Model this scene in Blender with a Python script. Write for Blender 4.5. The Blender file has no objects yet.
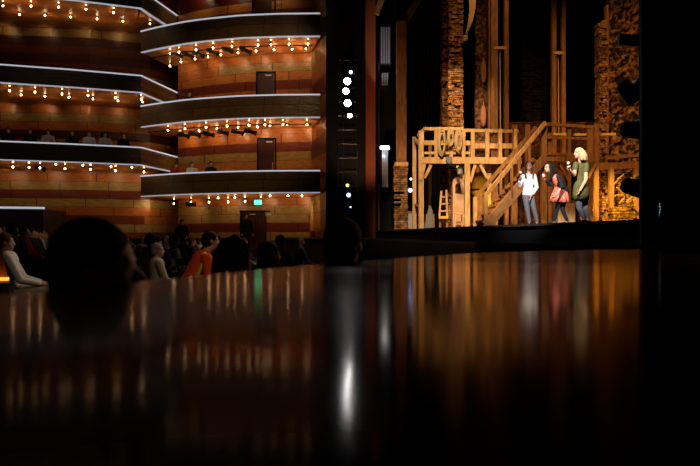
import bpy, math, random
from mathutils import Vector as V, Matrix
random.seed(7)
F=680.0; HZ=242.0; CZ=1.15; STZ=1.57
col=bpy.context.scene.collection
def P(px,py,D): return V(((px-350)/F*D, D, CZ+(HZ-py)/F*D))
def XY(px,D,z=0): return V(((px-350)/F*D, D, z))
SD=V((.93,.36,0)).normalized()      # towards the stage
LD=V((-.36,.93,0)).normalized()     # towards the far side wall
# ---------------------------------------------------------------- materials
def newmat(name):
    m=bpy.data.materials.new(name); m.use_nodes=True
    return m,m.node_tree,m.node_tree.nodes['Principled BSDF']
def mk(name,c,rough=.6,metal=0,spec=.5,em=None,es=0):
    m,nt,b=newmat(name)
    b.inputs['Base Color'].default_value=(*c,1); b.inputs['Roughness'].default_value=rough
    b.inputs['Metallic'].default_value=metal; b.inputs['Specular IOR Level'].default_value=spec
    if em: b.inputs['Emission Color'].default_value=(*em,1); b.inputs['Emission Strength'].default_value=es
    return m
def ramp(nt,stops,interp='LINEAR'):
    r=nt.nodes.new('ShaderNodeValToRGB'); cr=r.color_ramp; cr.interpolation=interp
    while len(cr.elements)>1: cr.elements.remove(cr.elements[-1])
    cr.elements[0].position=stops[0][0]; cr.elements[0].color=(*stops[0][1],1)
    for p,c in stops[1:]:
        e=cr.elements.new(p); e.color=(*c,1)
    return r
def noise_mat(name,c1,c2,scale=(4,4,4),rough=.7,bump=0.0,nscale=3,detail=6,contrast=(.3,.7),spec=.3):
    m,nt,b=newmat(name); N=nt.nodes; L=nt.links
    tc=N.new('ShaderNodeTexCoord'); mp=N.new('ShaderNodeMapping'); mp.inputs['Scale'].default_value=scale
    no=N.new('ShaderNodeTexNoise'); no.inputs['Scale'].default_value=nscale; no.inputs['Detail'].default_value=detail
    L.new(tc.outputs['Object'],mp.inputs['Vector']); L.new(mp.outputs[0],no.inputs['Vector'])
    r=ramp(nt,[(contrast[0],c1),(contrast[1],c2)]); L.new(no.outputs[0],r.inputs[0]); L.new(r.outputs[0],b.inputs['Base Color'])
    b.inputs['Roughness'].default_value=rough; b.inputs['Specular IOR Level'].default_value=spec
    if bump:
        bu=N.new('ShaderNodeBump'); bu.inputs['Strength'].default_value=bump; bu.inputs['Distance'].default_value=.05
        L.new(no.outputs[0],bu.inputs['Height']); L.new(bu.outputs[0],b.inputs['Normal'])
    return m
def banded_wood(name,rows,rowh,seam=1.35,rough=.35):
    """veneer panelling: courses of different stain (rows of colours), random seams and offset blocks"""
    m,nt,b=newmat(name); N=nt.nodes; L=nt.links
    def math_(op,a,bv=None,c=None):
        n=N.new('ShaderNodeMath'); n.operation=op
        for i,x in enumerate((a,bv,c)):
            if x is None: continue
            if isinstance(x,(int,float)): n.inputs[i].default_value=x
            else: L.new(x,n.inputs[i])
        return n.outputs[0]
    tc=N.new('ShaderNodeTexCoord'); sx=N.new('ShaderNodeSeparateXYZ'); L.new(tc.outputs['Object'],sx.inputs[0])
    x=math_('ADD',sx.outputs['X'],math_('MULTIPLY',sx.outputs['Y'],.35)); z=sx.outputs['Z']
    row=math_('FLOOR',math_('DIVIDE',z,rowh))
    wn=N.new('ShaderNodeTexWhiteNoise'); wn.noise_dimensions='1D'; L.new(row,wn.inputs['W'])
    cx=math_('FLOOR',math_('ADD',math_('DIVIDE',x,seam),math_('MULTIPLY',wn.outputs[0],7)))
    cell=N.new('ShaderNodeCombineXYZ'); L.new(cx,cell.inputs[0]); L.new(row,cell.inputs[1])
    w2=N.new('ShaderNodeTexWhiteNoise'); w2.noise_dimensions='2D'; L.new(cell.outputs[0],w2.inputs['Vector'])
    n=len(rows)
    # a block sometimes takes the colour of the course above
    sh=math_('MULTIPLY',math_('GREATER_THAN',w2.outputs[0],.92),1.0)
    idx=math_('DIVIDE',math_('ADD',math_('FLOORED_MODULO' if False else 'MODULO',math_('ADD',row,sh),float(n)),.5),float(n))
    r=ramp(nt,[(i/n,c) for i,c in enumerate(rows)],'CONSTANT'); L.new(idx,r.inputs[0])
    mp=N.new('ShaderNodeMapping'); mp.inputs['Scale'].default_value=(1.6,1.6,5); L.new(tc.outputs['Object'],mp.inputs[0])
    no=N.new('ShaderNodeTexNoise'); no.inputs['Scale'].default_value=2.2; no.inputs['Detail'].default_value=5; L.new(mp.outputs[0],no.inputs['Vector'])
    g=ramp(nt,[(.25,(.62,.58,.55)),(.75,(1.15,1.12,1.1))]); L.new(no.outputs[0],g.inputs[0])
    mx=N.new('ShaderNodeMix'); mx.data_type='RGBA'; mx.blend_type='MULTIPLY'; mx.inputs[0].default_value=1
    L.new(r.outputs[0],mx.inputs[6]); L.new(g.outputs[0],mx.inputs[7])
    fx=math_('FRACT',math_('ADD',math_('DIVIDE',x,seam),math_('MULTIPLY',wn.outputs[0],7)))
    fz=math_('FRACT',math_('DIVIDE',z,rowh))
    sm=math_('MAXIMUM',math_('LESS_THAN',fx,.02),math_('LESS_THAN',fz,.05))
    m2=N.new('ShaderNodeMix'); m2.data_type='RGBA'; L.new(math_('MULTIPLY',sm,.75),m2.inputs[0]); L.new(mx.outputs[2],m2.inputs[6]); m2.inputs[7].default_value=(.01,.003,.001,1)
    L.new(m2.outputs[2],b.inputs['Base Color']); b.inputs['Roughness'].default_value=rough
    bu=N.new('ShaderNodeBump'); bu.inputs['Strength'].default_value=.5; bu.inputs['Distance'].default_value=.03
    L.new(no.outputs[0],bu.inputs['Height']); L.new(bu.outputs[0],b.inputs['Normal'])
    b.inputs['Specular IOR Level'].default_value=.35
    return m
def brick_mat(name,c1,c2,mortar,scale=1,rough=.85,bump=1.0,w=.24,h=.075):
    m,nt,b=newmat(name); N=nt.nodes; L=nt.links
    tc=N.new('ShaderNodeTexCoord'); s=N.new('ShaderNodeSeparateXYZ'); c=N.new('ShaderNodeCombineXYZ')
    L.new(tc.outputs['Object'],s.inputs[0])
    a=N.new('ShaderNodeMath'); a.operation='ADD'; L.new(s.outputs[0],a.inputs[0]); L.new(s.outputs[1],a.inputs[1])
    L.new(a.outputs[0],c.inputs[0]); L.new(s.outputs[2],c.inputs[1])
    br=N.new('ShaderNodeTexBrick'); L.new(c.outputs[0],br.inputs[0])
    br.inputs['Scale'].default_value=scale; br.inputs['Brick Width'].default_value=w; br.inputs['Row Height'].default_value=h
    br.inputs['Mortar Size'].default_value=.008; br.inputs['Color1'].default_value=(*c1,1); br.inputs['Color2'].default_value=(*c2,1); br.inputs['Mortar'].default_value=(*mortar,1)
    no=N.new('ShaderNodeTexNoise'); no.inputs['Scale'].default_value=6; no.inputs['Detail'].default_value=6; L.new(tc.outputs['Object'],no.inputs['Vector'])
    g=ramp(nt,[(.35,(.25,.22,.2)),(.65,(1.2,1.15,1.1))]); L.new(no.outputs[0],g.inputs[0])
    mx=N.new('ShaderNodeMix'); mx.data_type='RGBA'; mx.blend_type='MULTIPLY'; mx.inputs[0].default_value=1
    L.new(br.outputs[0],mx.inputs[6]); L.new(g.outputs[0],mx.inputs[7]); L.new(mx.outputs[2],b.inputs['Base Color'])
    ad=N.new('ShaderNodeMath'); ad.operation='SUBTRACT'; L.new(no.outputs[0],ad.inputs[0]); L.new(br.outputs['Fac'],ad.inputs[1])
    bu=N.new('ShaderNodeBump'); bu.inputs['Strength'].default_value=bump; bu.inputs['Distance'].default_value=.06
    L.new(ad.outputs[0],bu.inputs['Height']); L.new(bu.outputs[0],b.inputs['Normal'])
    b.inputs['Roughness'].default_value=rough; b.inputs['Specular IOR Level'].default_value=.2
    return m
M={}
TAN=(.29,.172,.05); ORG=(.36,.105,.017); RED=(.13,.020,.005); DRK=(.06,.008,.003); AMB=(.36,.125,.024)
M['wall']=banded_wood('veneer_wall',[DRK,DRK,RED,TAN,RED,TAN,TAN,ORG,TAN,TAN,RED,AMB,TAN,RED,ORG,ORG,RED,TAN,TAN,ORG,RED,AMB,TAN,ORG,ORG,AMB,RED,ORG,RED,AMB],.40,seam=2.3,rough=.38)  # orange courses under the soffits carry the lamplit strip in their colour
M['wall_l']=banded_wood('veneer_left_wall',[DRK,DRK,RED,RED,TAN,RED,ORG,TAN,RED,TAN,ORG,ORG,DRK,TAN,AMB,DRK,ORG,TAN,ORG,RED,DRK,RED,TAN,RED,DRK,RED,DRK,TAN,ORG,DRK],.40,seam=2.3,rough=.4)  # orange courses below each soffit hold the lamps' glow as colour
M['wall_side']=banded_wood('veneer_side_wall',[ORG,RED,AMB,TAN,RED,ORG,DRK,AMB],.8,seam=1.1)
M['soffit']=noise_mat('soffit_wood',(.42,.13,.03),(.72,.27,.07),(1,1,1),.35,.25,3)
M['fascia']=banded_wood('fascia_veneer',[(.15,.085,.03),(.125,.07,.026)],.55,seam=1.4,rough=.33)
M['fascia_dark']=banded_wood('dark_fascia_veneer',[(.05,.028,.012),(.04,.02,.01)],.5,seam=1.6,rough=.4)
M['facet']=banded_wood('slatted_facet',[(.20,.11,.035),(.14,.075,.025)],.16,seam=1.6)
M['pilaster']=noise_mat('pilaster_wood',(.16,.035,.012),(.24,.06,.018),(1,1,.2),.5,0,2)
M['timber']=noise_mat('timber',(.36,.19,.075),(.68,.42,.19),(6,6,1.2),.7,.3,2.5)
M['timber_d']=noise_mat('old_timber',(.16,.07,.025),(.36,.17,.06),(6,6,1),.75,.3,2.5)
M['timber_p']=noise_mat('pinkish_timber',(.45,.22,.11),(.72,.42,.24),(3,3,3),.7,.2,2)
M['brick']=brick_mat('warm_brick',(.50,.27,.12),(.32,.15,.06),(.10,.055,.03))
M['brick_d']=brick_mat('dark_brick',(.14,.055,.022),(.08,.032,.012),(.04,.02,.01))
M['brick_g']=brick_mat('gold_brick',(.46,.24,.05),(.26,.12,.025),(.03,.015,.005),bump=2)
M['rock']=noise_mat('rough_masonry',(.02,.01,.005),(.46,.22,.065),(1,1,1),.85,1.5,7,8,(.45,.62))
M['rock_d']=noise_mat('dark_rough_masonry',(.03,.014,.008),(.22,.10,.04),(1,1,1),.85,1.5,8,8,(.42,.66))
M['plaster']=noise_mat('plaster',(.48,.27,.16),(.62,.38,.25),(1,1,1),.8,.2,4)
M['rope']=noise_mat('rope',(.42,.28,.13),(.68,.5,.28),(20,20,20),.9,.3,3)
M['sack']=noise_mat('sackcloth',(.30,.13,.08),(.42,.2,.13),(4,4,4),.9,.3,3)
M['black']=mk('black_paint',(.003,.003,.0035),.7,0,.15)
M['drape']=noise_mat('black_drape',(.006,.006,.007),(.014,.013,.013),(10,10,.4),.95,0,2,spec=.1)
M['black_metal']=mk('black_metal',(.012,.012,.014),.4,.3)
M['stage']=noise_mat('stage_floor',(.03,.02,.014),(.05,.035,.025),(1,1,1),.5,0,4)
M['ceil']=mk('dark_ceiling',(.02,.012,.008),.8)
M['carpet']=mk('dark_carpet',(.012,.006,.005),.95,0,.1)
M['led']=mk('rail_light',(.6,.6,.65),.3,0,.5,(.82,.85,1),.48)  # emission imitates the bright highlights along the metal rails
M['led_dim']=mk('rail_light_dim',(.5,.5,.55),.3,0,.5,(.85,.87,1),.34)
M['bulb']=mk('lamp_bulb',(1,.9,.7),.3,0,.5,(1,.66,.34),27)
M['bulb2']=mk('lamp_ring',(1,.9,.7),.3,0,.5,(1,.62,.30),12)
M['lens']=mk('spot_lens',(.9,.95,1),.2,0,.5,(.80,.88,1),110)
M['lens_s']=mk('spot_lens_small',(.9,.95,1),.2,0,.5,(.8,.9,1),8)
M['lens_b']=mk('blue_lens',(.4,.5,1),.2,0,.5,(.28,.38,1),7)
M['lens_o']=mk('amber_lens',(1,.6,.2),.2,0,.5,(1,.5,.15),4)
M['exit']=mk('exit_green',(.1,.8,.4),.4,0,.5,(.05,.85,.38),2.6)
M['exit_w']=mk('exit_letters',(.9,1,.95),.4,0,.5,(.7,1,.85),1.2)
M['white']=mk('white_plastic',(.7,.7,.7),.4)
M['door']=noise_mat('dark_door',(.026,.006,.003),(.04,.01,.005),(1,1,.2),.4,0,3)
M['chrome']=mk('metal_handle',(.5,.48,.42),.3,1)
M['grey_metal']=mk('grey_metal',(.45,.47,.52),.35,.6)
M['ledge']=None
m,nt,b=newmat('lacquered_ledge'); N=nt.nodes; L=nt.links
tc=N.new('ShaderNodeTexCoord'); no=N.new('ShaderNodeTexNoise'); no.inputs['Scale'].default_value=2.5; no.inputs['Detail'].default_value=5
L.new(tc.outputs['Object'],no.inputs['Vector']); r=ramp(nt,[(.35,(.115,.115,.115)),(.7,(.17,.17,.17))]); L.new(no.outputs[0],r.inputs[0]); L.new(r.outputs[0],b.inputs['Roughness'])
b.inputs['Base Color'].default_value=(.008,.005,.003,1); b.inputs['Specular IOR Level'].default_value=0; b.inputs['Roughness'].default_value=.6
r.color_ramp.elements[0].color=(.085,.085,.085,1); r.color_ramp.elements[1].color=(.13,.13,.13,1)
for l in list(nt.links):
    if l.to_node==b and l.to_socket.name=='Roughness': nt.links.remove(l)
gl=N.new('ShaderNodeBsdfGlossy'); gl.inputs['Color'].default_value=(.66,.56,.48,1); L.new(r.outputs[0],gl.inputs['Roughness'])
fr=N.new('ShaderNodeLayerWeight'); fr.inputs['Blend'].default_value=.5; pw_=N.new('ShaderNodeMath'); pw_.operation='POWER'; pw_.inputs[1].default_value=11.5; ms=N.new('ShaderNodeMixShader')
L.new(fr.outputs['Facing'],pw_.inputs[0]); L.new(pw_.outputs[0],ms.inputs[0]); L.new(b.outputs[0],ms.inputs[1]); L.new(gl.outputs[0],ms.inputs[2]); L.new(ms.outputs[0],N['Material Output'].inputs[0])
M['ledge']=m
M['pit_wood']=noise_mat('pit_wall_wood',(.06,.025,.012),(.09,.04,.02),(1,1,5),.45,0,2)
M['seat']=mk('seat_fabric',(.03,.008,.006),.9,0,.2)
M['seat_wood']=noise_mat('seat_wood',(.30,.09,.02),(.4,.13,.03),(2,2,2),.4,0,3)
M['aisle']=mk('aisle_lamp',(1,.6,.1),.4,0,.5,(1,.42,.04),1.6)
def cloth(name,c,r=.85): return mk(name,c,r,0,.2)
M['skin']=mk('skin',(.52,.27,.17),.55,0,.35)
M['skin_d']=mk('darker_skin',(.22,.095,.055),.55,0,.35)
for k,c in dict(h_black=(.008,.006,.005),h_brown=(.075,.035,.018),h_blond=(.42,.28,.14),h_grey=(.25,.23,.21),h_red=(.18,.06,.02),
    c_black=(.01,.01,.012),c_navy=(.02,.03,.07),c_red=(.28,.02,.015),c_white=(.62,.62,.6),c_grey=(.16,.16,.17),c_olive=(.075,.07,.02),
    c_denim=(.05,.055,.07),c_hiviz=(.72,.075,.012),c_coral=(.70,.16,.10),c_blue=(.10,.2,.38),c_cream=(.5,.42,.3),c_khaki=(.35,.3,.22),c_tights=(.10,.095,.11),c_yellow=(.75,.6,.02)).items():
    M[k]=cloth(k,c)
# ---------------------------------------------------------------- mesh builder
class MB:
    def __init__(s): s.v=[]; s.f=[]
    def add(s,vs,fs):
        n=len(s.v); s.v+= [V(a) for a in vs]; s.f+=[tuple(i+n for i in f) for f in fs]; return s
    def hexa(s,c):  # 8 corners: bottom 4 ccw, top 4 ccw
        return s.add(c,[(3,2,1,0),(4,5,6,7),(0,1,5,4),(1,2,6,5),(2,3,7,6),(3,0,4,7)])
    def box(s,a,b):
        x0,y0,z0=a; x1,y1,z1=b
        return s.hexa([(x0,y0,z0),(x1,y0,z0),(x1,y1,z0),(x0,y1,z0),(x0,y0,z1),(x1,y0,z1),(x1,y1,z1),(x0,y1,z1)])
    def beam(s,p0,p1,w,h,up=V((0,0,1))):
        p0=V(p0);p1=V(p1); d=(p1-p0).normalized()
        if abs(d.dot(up))>.95: up=V((0,1,0))
        u=d.cross(up).normalized()*w/2; v=u.cross(d).normalized()*h/2
        return s.hexa([p0-u-v,p0+u-v,p0+u+v,p0-u+v,p1-u-v,p1+u-v,p1+u+v,p1-u+v])
    def rings(s,rings,cap=True):
        n=len(rings[0]); b=len(s.v)
        for r in rings: s.v+=[V(a) for a in r]
        for i in range(len(rings)-1):
            for j in range(n):
                k=(j+1)%n; s.f.append((b+i*n+j,b+i*n+k,b+(i+1)*n+k,b+(i+1)*n+j))
        if cap:
            s.f.append(tuple(b+j for j in range(n))[::-1]); s.f.append(tuple(b+(len(rings)-1)*n+j for j in range(n)))
        return s
    def tube(s,pts,r,n=8,closed=False):
        pts=[V(p) for p in pts]; rs=r if isinstance(r,list) else [r]*len(pts); out=[]
        for i,p in enumerate(pts):
            d=(pts[min(i+1,len(pts)-1)]-pts[max(i-1,0)]).normalized()
            a=V((0,0,1)) if abs(d.z)<.9 else V((0,1,0))
            u=d.cross(a).normalized(); v=d.cross(u)
            out.append([p+(u*math.cos(t)+v*math.sin(t))*rs[i] for t in [2*math.pi*j/n for j in range(n)]])
        return s.rings(out)
    def cap(s,p0,r0,p1,r1,wide=None,flat=1.0,n=14):
        """tapered capsule; wide = direction of the wide axis, flat = thin axis ratio"""
        p0=V(p0);p1=V(p1); d=(p1-p0); 
        if d.length<1e-5: d=V((0,0,1e-4))
        L_=d.length; d=d/L_
        w=V(wide) if wide is not None else (V((0,1,0)) if abs(d.y)<.9 else V((1,0,0)))
        u=(w-d*w.dot(d)).normalized(); v=d.cross(u)
        out=[]
        fl=flat if wide is not None else 1
        for k in range(5):
            a=math.pi/2*(k+.35)/4.35
            if k==4: break
            out.append((p0-d*r0*math.cos(a)*(1 if fl==1 else fl),r0*math.sin(a)))
        out.append((p0,r0)); out.append(((p0+p1)/2,(r0+r1)/2)); out.append((p1,r1))
        for k in range(3,-1,-1):
            a=math.pi/2*(k+.35)/4.35
            out.append((p1+d*r1*math.cos(a)*(1 if fl==1 else fl),r1*math.sin(a)))
        return s.rings([[c+u*r*math.cos(2*math.pi*j/n)+v*r*fl*math.sin(2*math.pi*j/n) for j in range(n)] for c,r in out])
    def ell(s,c,r,n=16,m=10,rot=None):
        c=V(c); R=rot or Matrix.Identity(3); out=[]
        for i in range(m+1):
            t=math.pi*(i+.02)/(m+.04)
            out.append([c+R@V((r[0]*math.sin(t)*math.cos(a),r[1]*math.sin(t)*math.sin(a),-r[2]*math.cos(t))) for a in [2*math.pi*j/n for j in range(n)]])
        return s.rings(out)
    def cyl(s,p0,p1,r0,r1=None,n=16): return s.tube([p0,p1],[r0,r0 if r1 is None else r1],n)
    def build(s,name,mat,parent=None,smooth=False,remesh=None,bevel=0):
        if parent is None:
            xs=[a.x for a in s.v]; ys=[a.y for a in s.v]; zs=[a.z for a in s.v]
            o0=V(((min(xs)+max(xs))/2,(min(ys)+max(ys))/2,min(zs)))
        else: o0=parent.location if 'base' not in parent else V(parent['base'])
        if parent is not None:
            o0=absloc(parent)
        me=bpy.data.meshes.new(name); me.from_pydata([a-o0 for a in s.v],[],s.f); me.update()
        ob=bpy.data.objects.new(name,me)
        if remesh:
            md=ob.modifiers.new('r','REMESH'); md.mode='VOXEL'; md.voxel_size=remesh
            sm=ob.modifiers.new('s','SMOOTH'); sm.factor=.5; sm.iterations=3
            col.objects.link(ob); dg=bpy.context.evaluated_depsgraph_get()
            me2=bpy.data.meshes.new_from_object(ob.evaluated_get(dg)); ob.modifiers.clear(); ob.data=me2; me2.name=name; smooth=True; me=me2
            me.materials.clear()
        else: col.objects.link(ob)
        if bevel:
            bv=ob.modifiers.new('b','BEVEL'); bv.width=bevel; bv.segments=2
        me.materials.append(M[mat] if isinstance(mat,str) else mat)
        if smooth: me.polygons.foreach_set('use_smooth',[True]*len(me.polygons))
        if parent is not None: ob.parent=parent
        else: ob.location=o0
        ob.name=name
        return ob
def absloc(o):
    l=V(o.location); 
    while o.parent is not None: o=o.parent; l=l+V(o.location)
    return l
def tag(o,label,cat,group=None):
    o['label']=label; o['category']=cat
    if group: o['group']=group
    return o
def thing(name,loc,label,cat,group=None):
    o=bpy.data.objects.new(name,None); o.empty_display_size=.1; o.location=loc; col.objects.link(o)
    return tag(o,label,cat,group)
def struct(name,mb,mat,**k):
    o=mb.build(name,mat,**k); o['kind']='structure'; return o
KIDS={}
def kids(o):
    if not KIDS:
        pass
    return [c for c in bpy.data.objects if c.parent==o]
def tree(o): return (o,[tree(c) for c in kids(o)])
def dup(t,loc=None,rz=None,scale=None,label=None,group=None,parent=None,swap=None):
    o,ch=t; c=o.copy(); col.objects.link(c)
    if parent is not None: c.parent=parent
    else:
        c.location=loc
        if rz is not None: c.rotation_euler=(0,0,rz)
        if scale: c.scale=(scale,)*3
        if label: c['label']=label
        if group: c['group']=group
    if swap:
        for k,mt in swap.items():
            if o.name.split('.')[0]==k and c.type=='MESH':
                c.material_slots[0].link='OBJECT'; c.material_slots[0].material=M[mt]
    for k in ch: dup(k,parent=c,swap=swap)
    return c
def light(kind,loc,energy,color,size=.1,aim=None,spot=None,blend=.5):
    l=bpy.data.lights.new('lamp_'+kind.lower(),kind); l.energy=energy; l.color=color
    o=bpy.data.objects.new('light',l); o.location=loc; col.objects.link(o)
    if kind in('POINT','SPOT'): l.shadow_soft_size=size
    if kind=='AREA': l.size=size
    if kind=='SPOT': l.spot_size=math.radians(spot); l.spot_blend=blend
    if aim is not None: o.rotation_euler=(V(aim)-V(loc)).to_track_quat('-Z','Y').to_euler()
    return o
def lerp(pts,x):
    for (a,b),(c,d) in zip(pts,pts[1:]):
        if x<=c: return b+(d-b)*(x-a)/(c-a)
    return pts[-1][1]
def smooth_curve(pts,n=24):
    x0,x1=pts[0][0],pts[-1][0]
    def g(x): return (lerp(pts,max(x0,x-5))+2*lerp(pts,x)+lerp(pts,min(x1,x+5)))/4
    return [(x0+(x1-x0)*i/n,g(x0+(x1-x0)*i/n)) for i in range(n+1)]

# ================================================================ SETTING
# walls (plan curves as pixel column / distance pairs)
BOXW=smooth_curve([(178,32.6),(200,31.8),(225,31.2),(260,30.7),(312,30.3)],16)
LEFTW=[(-120,31.0),(0,31.7),(90,32.2),(150,33.2),(182,35)]
def wall_from(curve,z0,z1,th=.25):
    mb=MB()
    for (a,b),(c,d) in zip(curve,curve[1:]):
        p=XY(a,b);q=XY(c,d);u=V((0,th,0))
        mb.hexa([p+V((0,0,z0)),q+V((0,0,z0)),q+u+V((0,0,z0)),p+u+V((0,0,z0)),p+V((0,0,z1)),q+V((0,0,z1)),q+u+V((0,0,z1)),p+u+V((0,0,z1))])
    return mb
WT=13.4
struct('wall_left',wall_from(LEFTW,0,WT),'wall_l')
struct('wall_back',wall_from(BOXW,0,WT),'wall')
mb=MB(); a=XY(312,30.3);b=XY(327,27.3)
u=V((.3,.1,0)); up=V((0,0,WT)); mb.hexa([a,b,b+u,a+u,a+up,b+up,b+u+up,a+u+up]); struct('wall_side',mb,'wall_side')
# floors
mb=MB()
def zfl(p):
    s=V(p).dot(SD); return max(0,(.6-s)*.11)
g=[]
for i in range(-8,5):
    for j in range(-2,13):
        p=SD*(i*3.3-6.6+ (0.6+6.6)%3.3)+LD*(j*3.0); g.append(V((p.x,p.y,zfl(p))))
nj=15
for i in range(12):
    for j in range(nj-1):
        k=i*nj+j; mb.add([g[k],g[k+nj],g[k+nj+1],g[k+1]],[(0,1,2,3)])
fl=struct('floor',mb,'carpet')
mb=MB(); mb.box((-22,-6,WT),(26,40,WT+.2)); struct('ceiling',mb,'ceil')
# stage: edge line at s=9.6
def S(s,l,z=0): 
    p=SD*s+LD*l; return V((p.x,p.y,z))
mb=MB(); mb.hexa([S(9.62,2,.0),S(30,2,.0),S(30,34,.0),S(9.62,22.3,.0),S(9.62,2,STZ-.05),S(30,2,STZ-.05),S(30,34,STZ-.05),S(9.62,22.3,STZ-.05)])
struct('trim_stage_front',mb,'black')
mb=MB(); mb.hexa([S(9.55,2,STZ-.05),S(30,2,STZ-.05),S(30,34,STZ-.05),S(9.55,22.3,STZ-.05),S(9.55,2,STZ),S(30,2,STZ),S(30,34,STZ),S(9.55,22.3,STZ)])
struct('floor_stage',mb,'stage')
# stage house back walls
mb=MB(); mb.box((0.8,31,STZ),(24,31.3,WT)); struct('wall_stage_back',mb,'drape')
mb=MB(); mb.box((21,9,0),(21.3,31,WT)); struct('wall_stage_right',mb,'drape')
# near proscenium wall (black) on the right
mb=MB(); mb.box((4.72,11.0,0),(5.0,11.08,WT)); mb.box((5.0,11.12,0),(14,11.3,WT)); mb.box((4.95,11.04,0),(5.05,11.2,WT)); struct('wall_proscenium_near',mb,'black')
# far proscenium: black tower and red-brown pilaster
mb=MB(); a=.36
x0=(326-350)/F*23.6; x1=(364.5-350)/F*23.6
mb.box((x0,23.6,0),(x1,27.2,WT)); tw=struct('wall_proscenium_far',mb,'black')
# pit wall
mb=MB(); pw=[(285,19.8,237.2),(330,18.8,237.4),(365,17.8,237.6),(400,15.6,239.2),(440,13.2,241),(475,11.4,242.4),(560,10.2,243.6),(640,9.6,244.2),(760,9.2,244.5)]
tp=MB()
for (a,da,ya),(b,db,yb) in zip(pw,pw[1:]):
    p=P(a,ya,da);q=P(b,yb,db);t=V((.05,.14,0))
    p0=V((p.x,p.y,0));q0=V((q.x,q.y,0)); dz=V((0,0,.05))
    mb.hexa([p0,q0,q0+t,p0+t,p-dz,q-dz,q+t-dz,p+t-dz])
    tp.hexa([p-dz-t*.2,q-dz-t*.2,q-dz+t*1.2,p-dz+t*1.2,p-t*.2,q-t*.2,q+t*1.2,p+t*1.2])
pit=thing('orchestra_pit_wall',XY(430,13.8,0),'long low brown wooden wall in front of the stage, curving away to the far column','wall')
mb.build('wall_panel','pit_wood',pit); tp.build('cap_rail',mk('pit_cap',(.22,.14,.10),.4),pit)
# glossy ledge
ed=[(-90,.84),(0,1.03),(60,1.16),(130,1.36),(175,1.51),(260,2.0),(330,2.6),(400,3.4),(475,5.0),(560,6.6),(640,7.8),(760,8.6)]
ed=[(x,d) for x,d in ed]
top=[XY(x,d,CZ-.08) for x,d in ed]+[V((9,-1,CZ-.08)),V((-1.4,-1,CZ-.08))]
mb=MB(); n=len(top); dn=V((0,0,-.05))
mb.add(top+[t+dn for t in top],[tuple(range(n))[::-1],tuple(range(n,2*n))]+[(i,(i+1)%n,(i+1)%n+n,i+n) for i in range(n)])
lg=thing('glossy_ledge',V((2,1,0)),'wide black lacquered ledge across the whole foreground, mirroring the lamps and stage','ledge')
mb.build('ledge_top','ledge',lg)
mb=MB(); base=[XY(x,d,CZ-.13)+V((.3,-.55,0)) for x,d in ed[1:]]; 
for p,q in zip(base,base[1:]):
    t=V((.03,-.06,0)); z=V((0,0,-(CZ-.13)))
    mb.hexa([p+z,q+z,q+z+t,p+z+t,p,q,q+t,p+t])
mb.build('ledge_panel','pit_wood',lg)

# ================================================================ BALCONIES
def balcony(name_label,front,back,ztop,zbot,fmat,facet_from=None,rail_glow='led',group=None,end_cap=None):
    """front/back: (px,D) curves with equal length"""
    mid=front[len(front)//2]
    t=thing('balcony',XY(mid[0],mid[1],CZ+zbot),name_label,'balcony',group)
    fa=MB(); fc=MB(); r1=MB(); r2=MB(); sl=MB(); sf=MB()
    Fp=[XY(*p) for p in front]; Bp=[XY(*p) for p in back]
    zt=CZ+ztop; zb=CZ+zbot
    for i in range(len(Fp)-1):
        p,q=Fp[i],Fp[i+1]; nrm=(q-p).cross(V((0,0,1))).normalized()
        if nrm.y>0: nrm=-nrm
        inn=-nrm*.1
        tgt=fc if (facet_from is not None and i>=facet_from) else fa
        def H(m,o0,o1,za,zc):
            m.hexa([p+o0+V((0,0,za)),q+o0+V((0,0,za)),q+o1+V((0,0,za)),p+o1+V((0,0,za)),p+o0+V((0,0,zc)),q+o0+V((0,0,zc)),q+o1+V((0,0,zc)),p+o1+V((0,0,zc))])
        H(tgt,V((0,0,0)),inn,zb+.05,zt-.05)
        H(r1,nrm*.04,inn*1.3,zt-.045,zt+.005)
        H(r2,nrm*.02,inn,zb+.01,zb+.05)
        bi,bj=Bp[i],Bp[i+1]
        z0,z1=V((0,0,zb+.01)),V((0,0,zb+.05))
        a_,b_=p+inn*1.02,q+inn*1.02
        bi2=bi-V((0,.03,0)); bj2=bj-V((0,.03,0))
        sf.hexa([a_+z0,b_+z0,bj2+z0,bi2+z0,a_+z1,b_+z1,bj2+z1,bi2+z1])
        z2=V((0,0,zb+.2))
        sl.hexa([a_+z1,b_+z1,bj2+z1,bi2+z1,a_+z2,b_+z2,bj2+z2,bi2+z2])
    fa.build('fascia',fmat,t)
    if fc.v: fc.build('fascia',"facet",t)
    o=r1.build('rail_light',rail_glow,t); o2=r2.build('rail_light','led_dim' if rail_glow=='led' else rail_glow,t)  # rails glow in place of reflected highlights
    sf.build('soffit','soffit',t); sl.build('floor_slab','ceil',t)
    return t
RB=smooth_curve([(141,30.35),(150,29.95),(165,29.5),(185,28.95),(205,28.6),(240,28.15),(280,27.95),(320,27.9)],24)
def back_for(front):
    out=[]
    for x,d in front:
        xb=170+(x-141)*(316-170)/(179.)
        xb=max(xb,150) ; db=lerp([(141,33),(178,32.55),(200,31.75),(225,31.15),(260,30.65),(312,30.25),(330,30.1)],xb)
        if x>306: # follow side wall
            xb=311.5; db=30.2
        out.append((xb,db))
    return out
bk=back_for(RB)
box_rows=[(9.40,8.42),(6.07,5.09),(2.95,2.00)]
BOX=[]
for (zt,zb),w in zip(box_rows,('uppermost in view, lit brown front','middle one, above the single dark door','lowest one, over the green exit sign')):
    BOX.append(balcony('curved wood-fronted box balcony beside the stage tower, '+w,RB,bk,zt,zb,'fascia',group=None))
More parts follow.
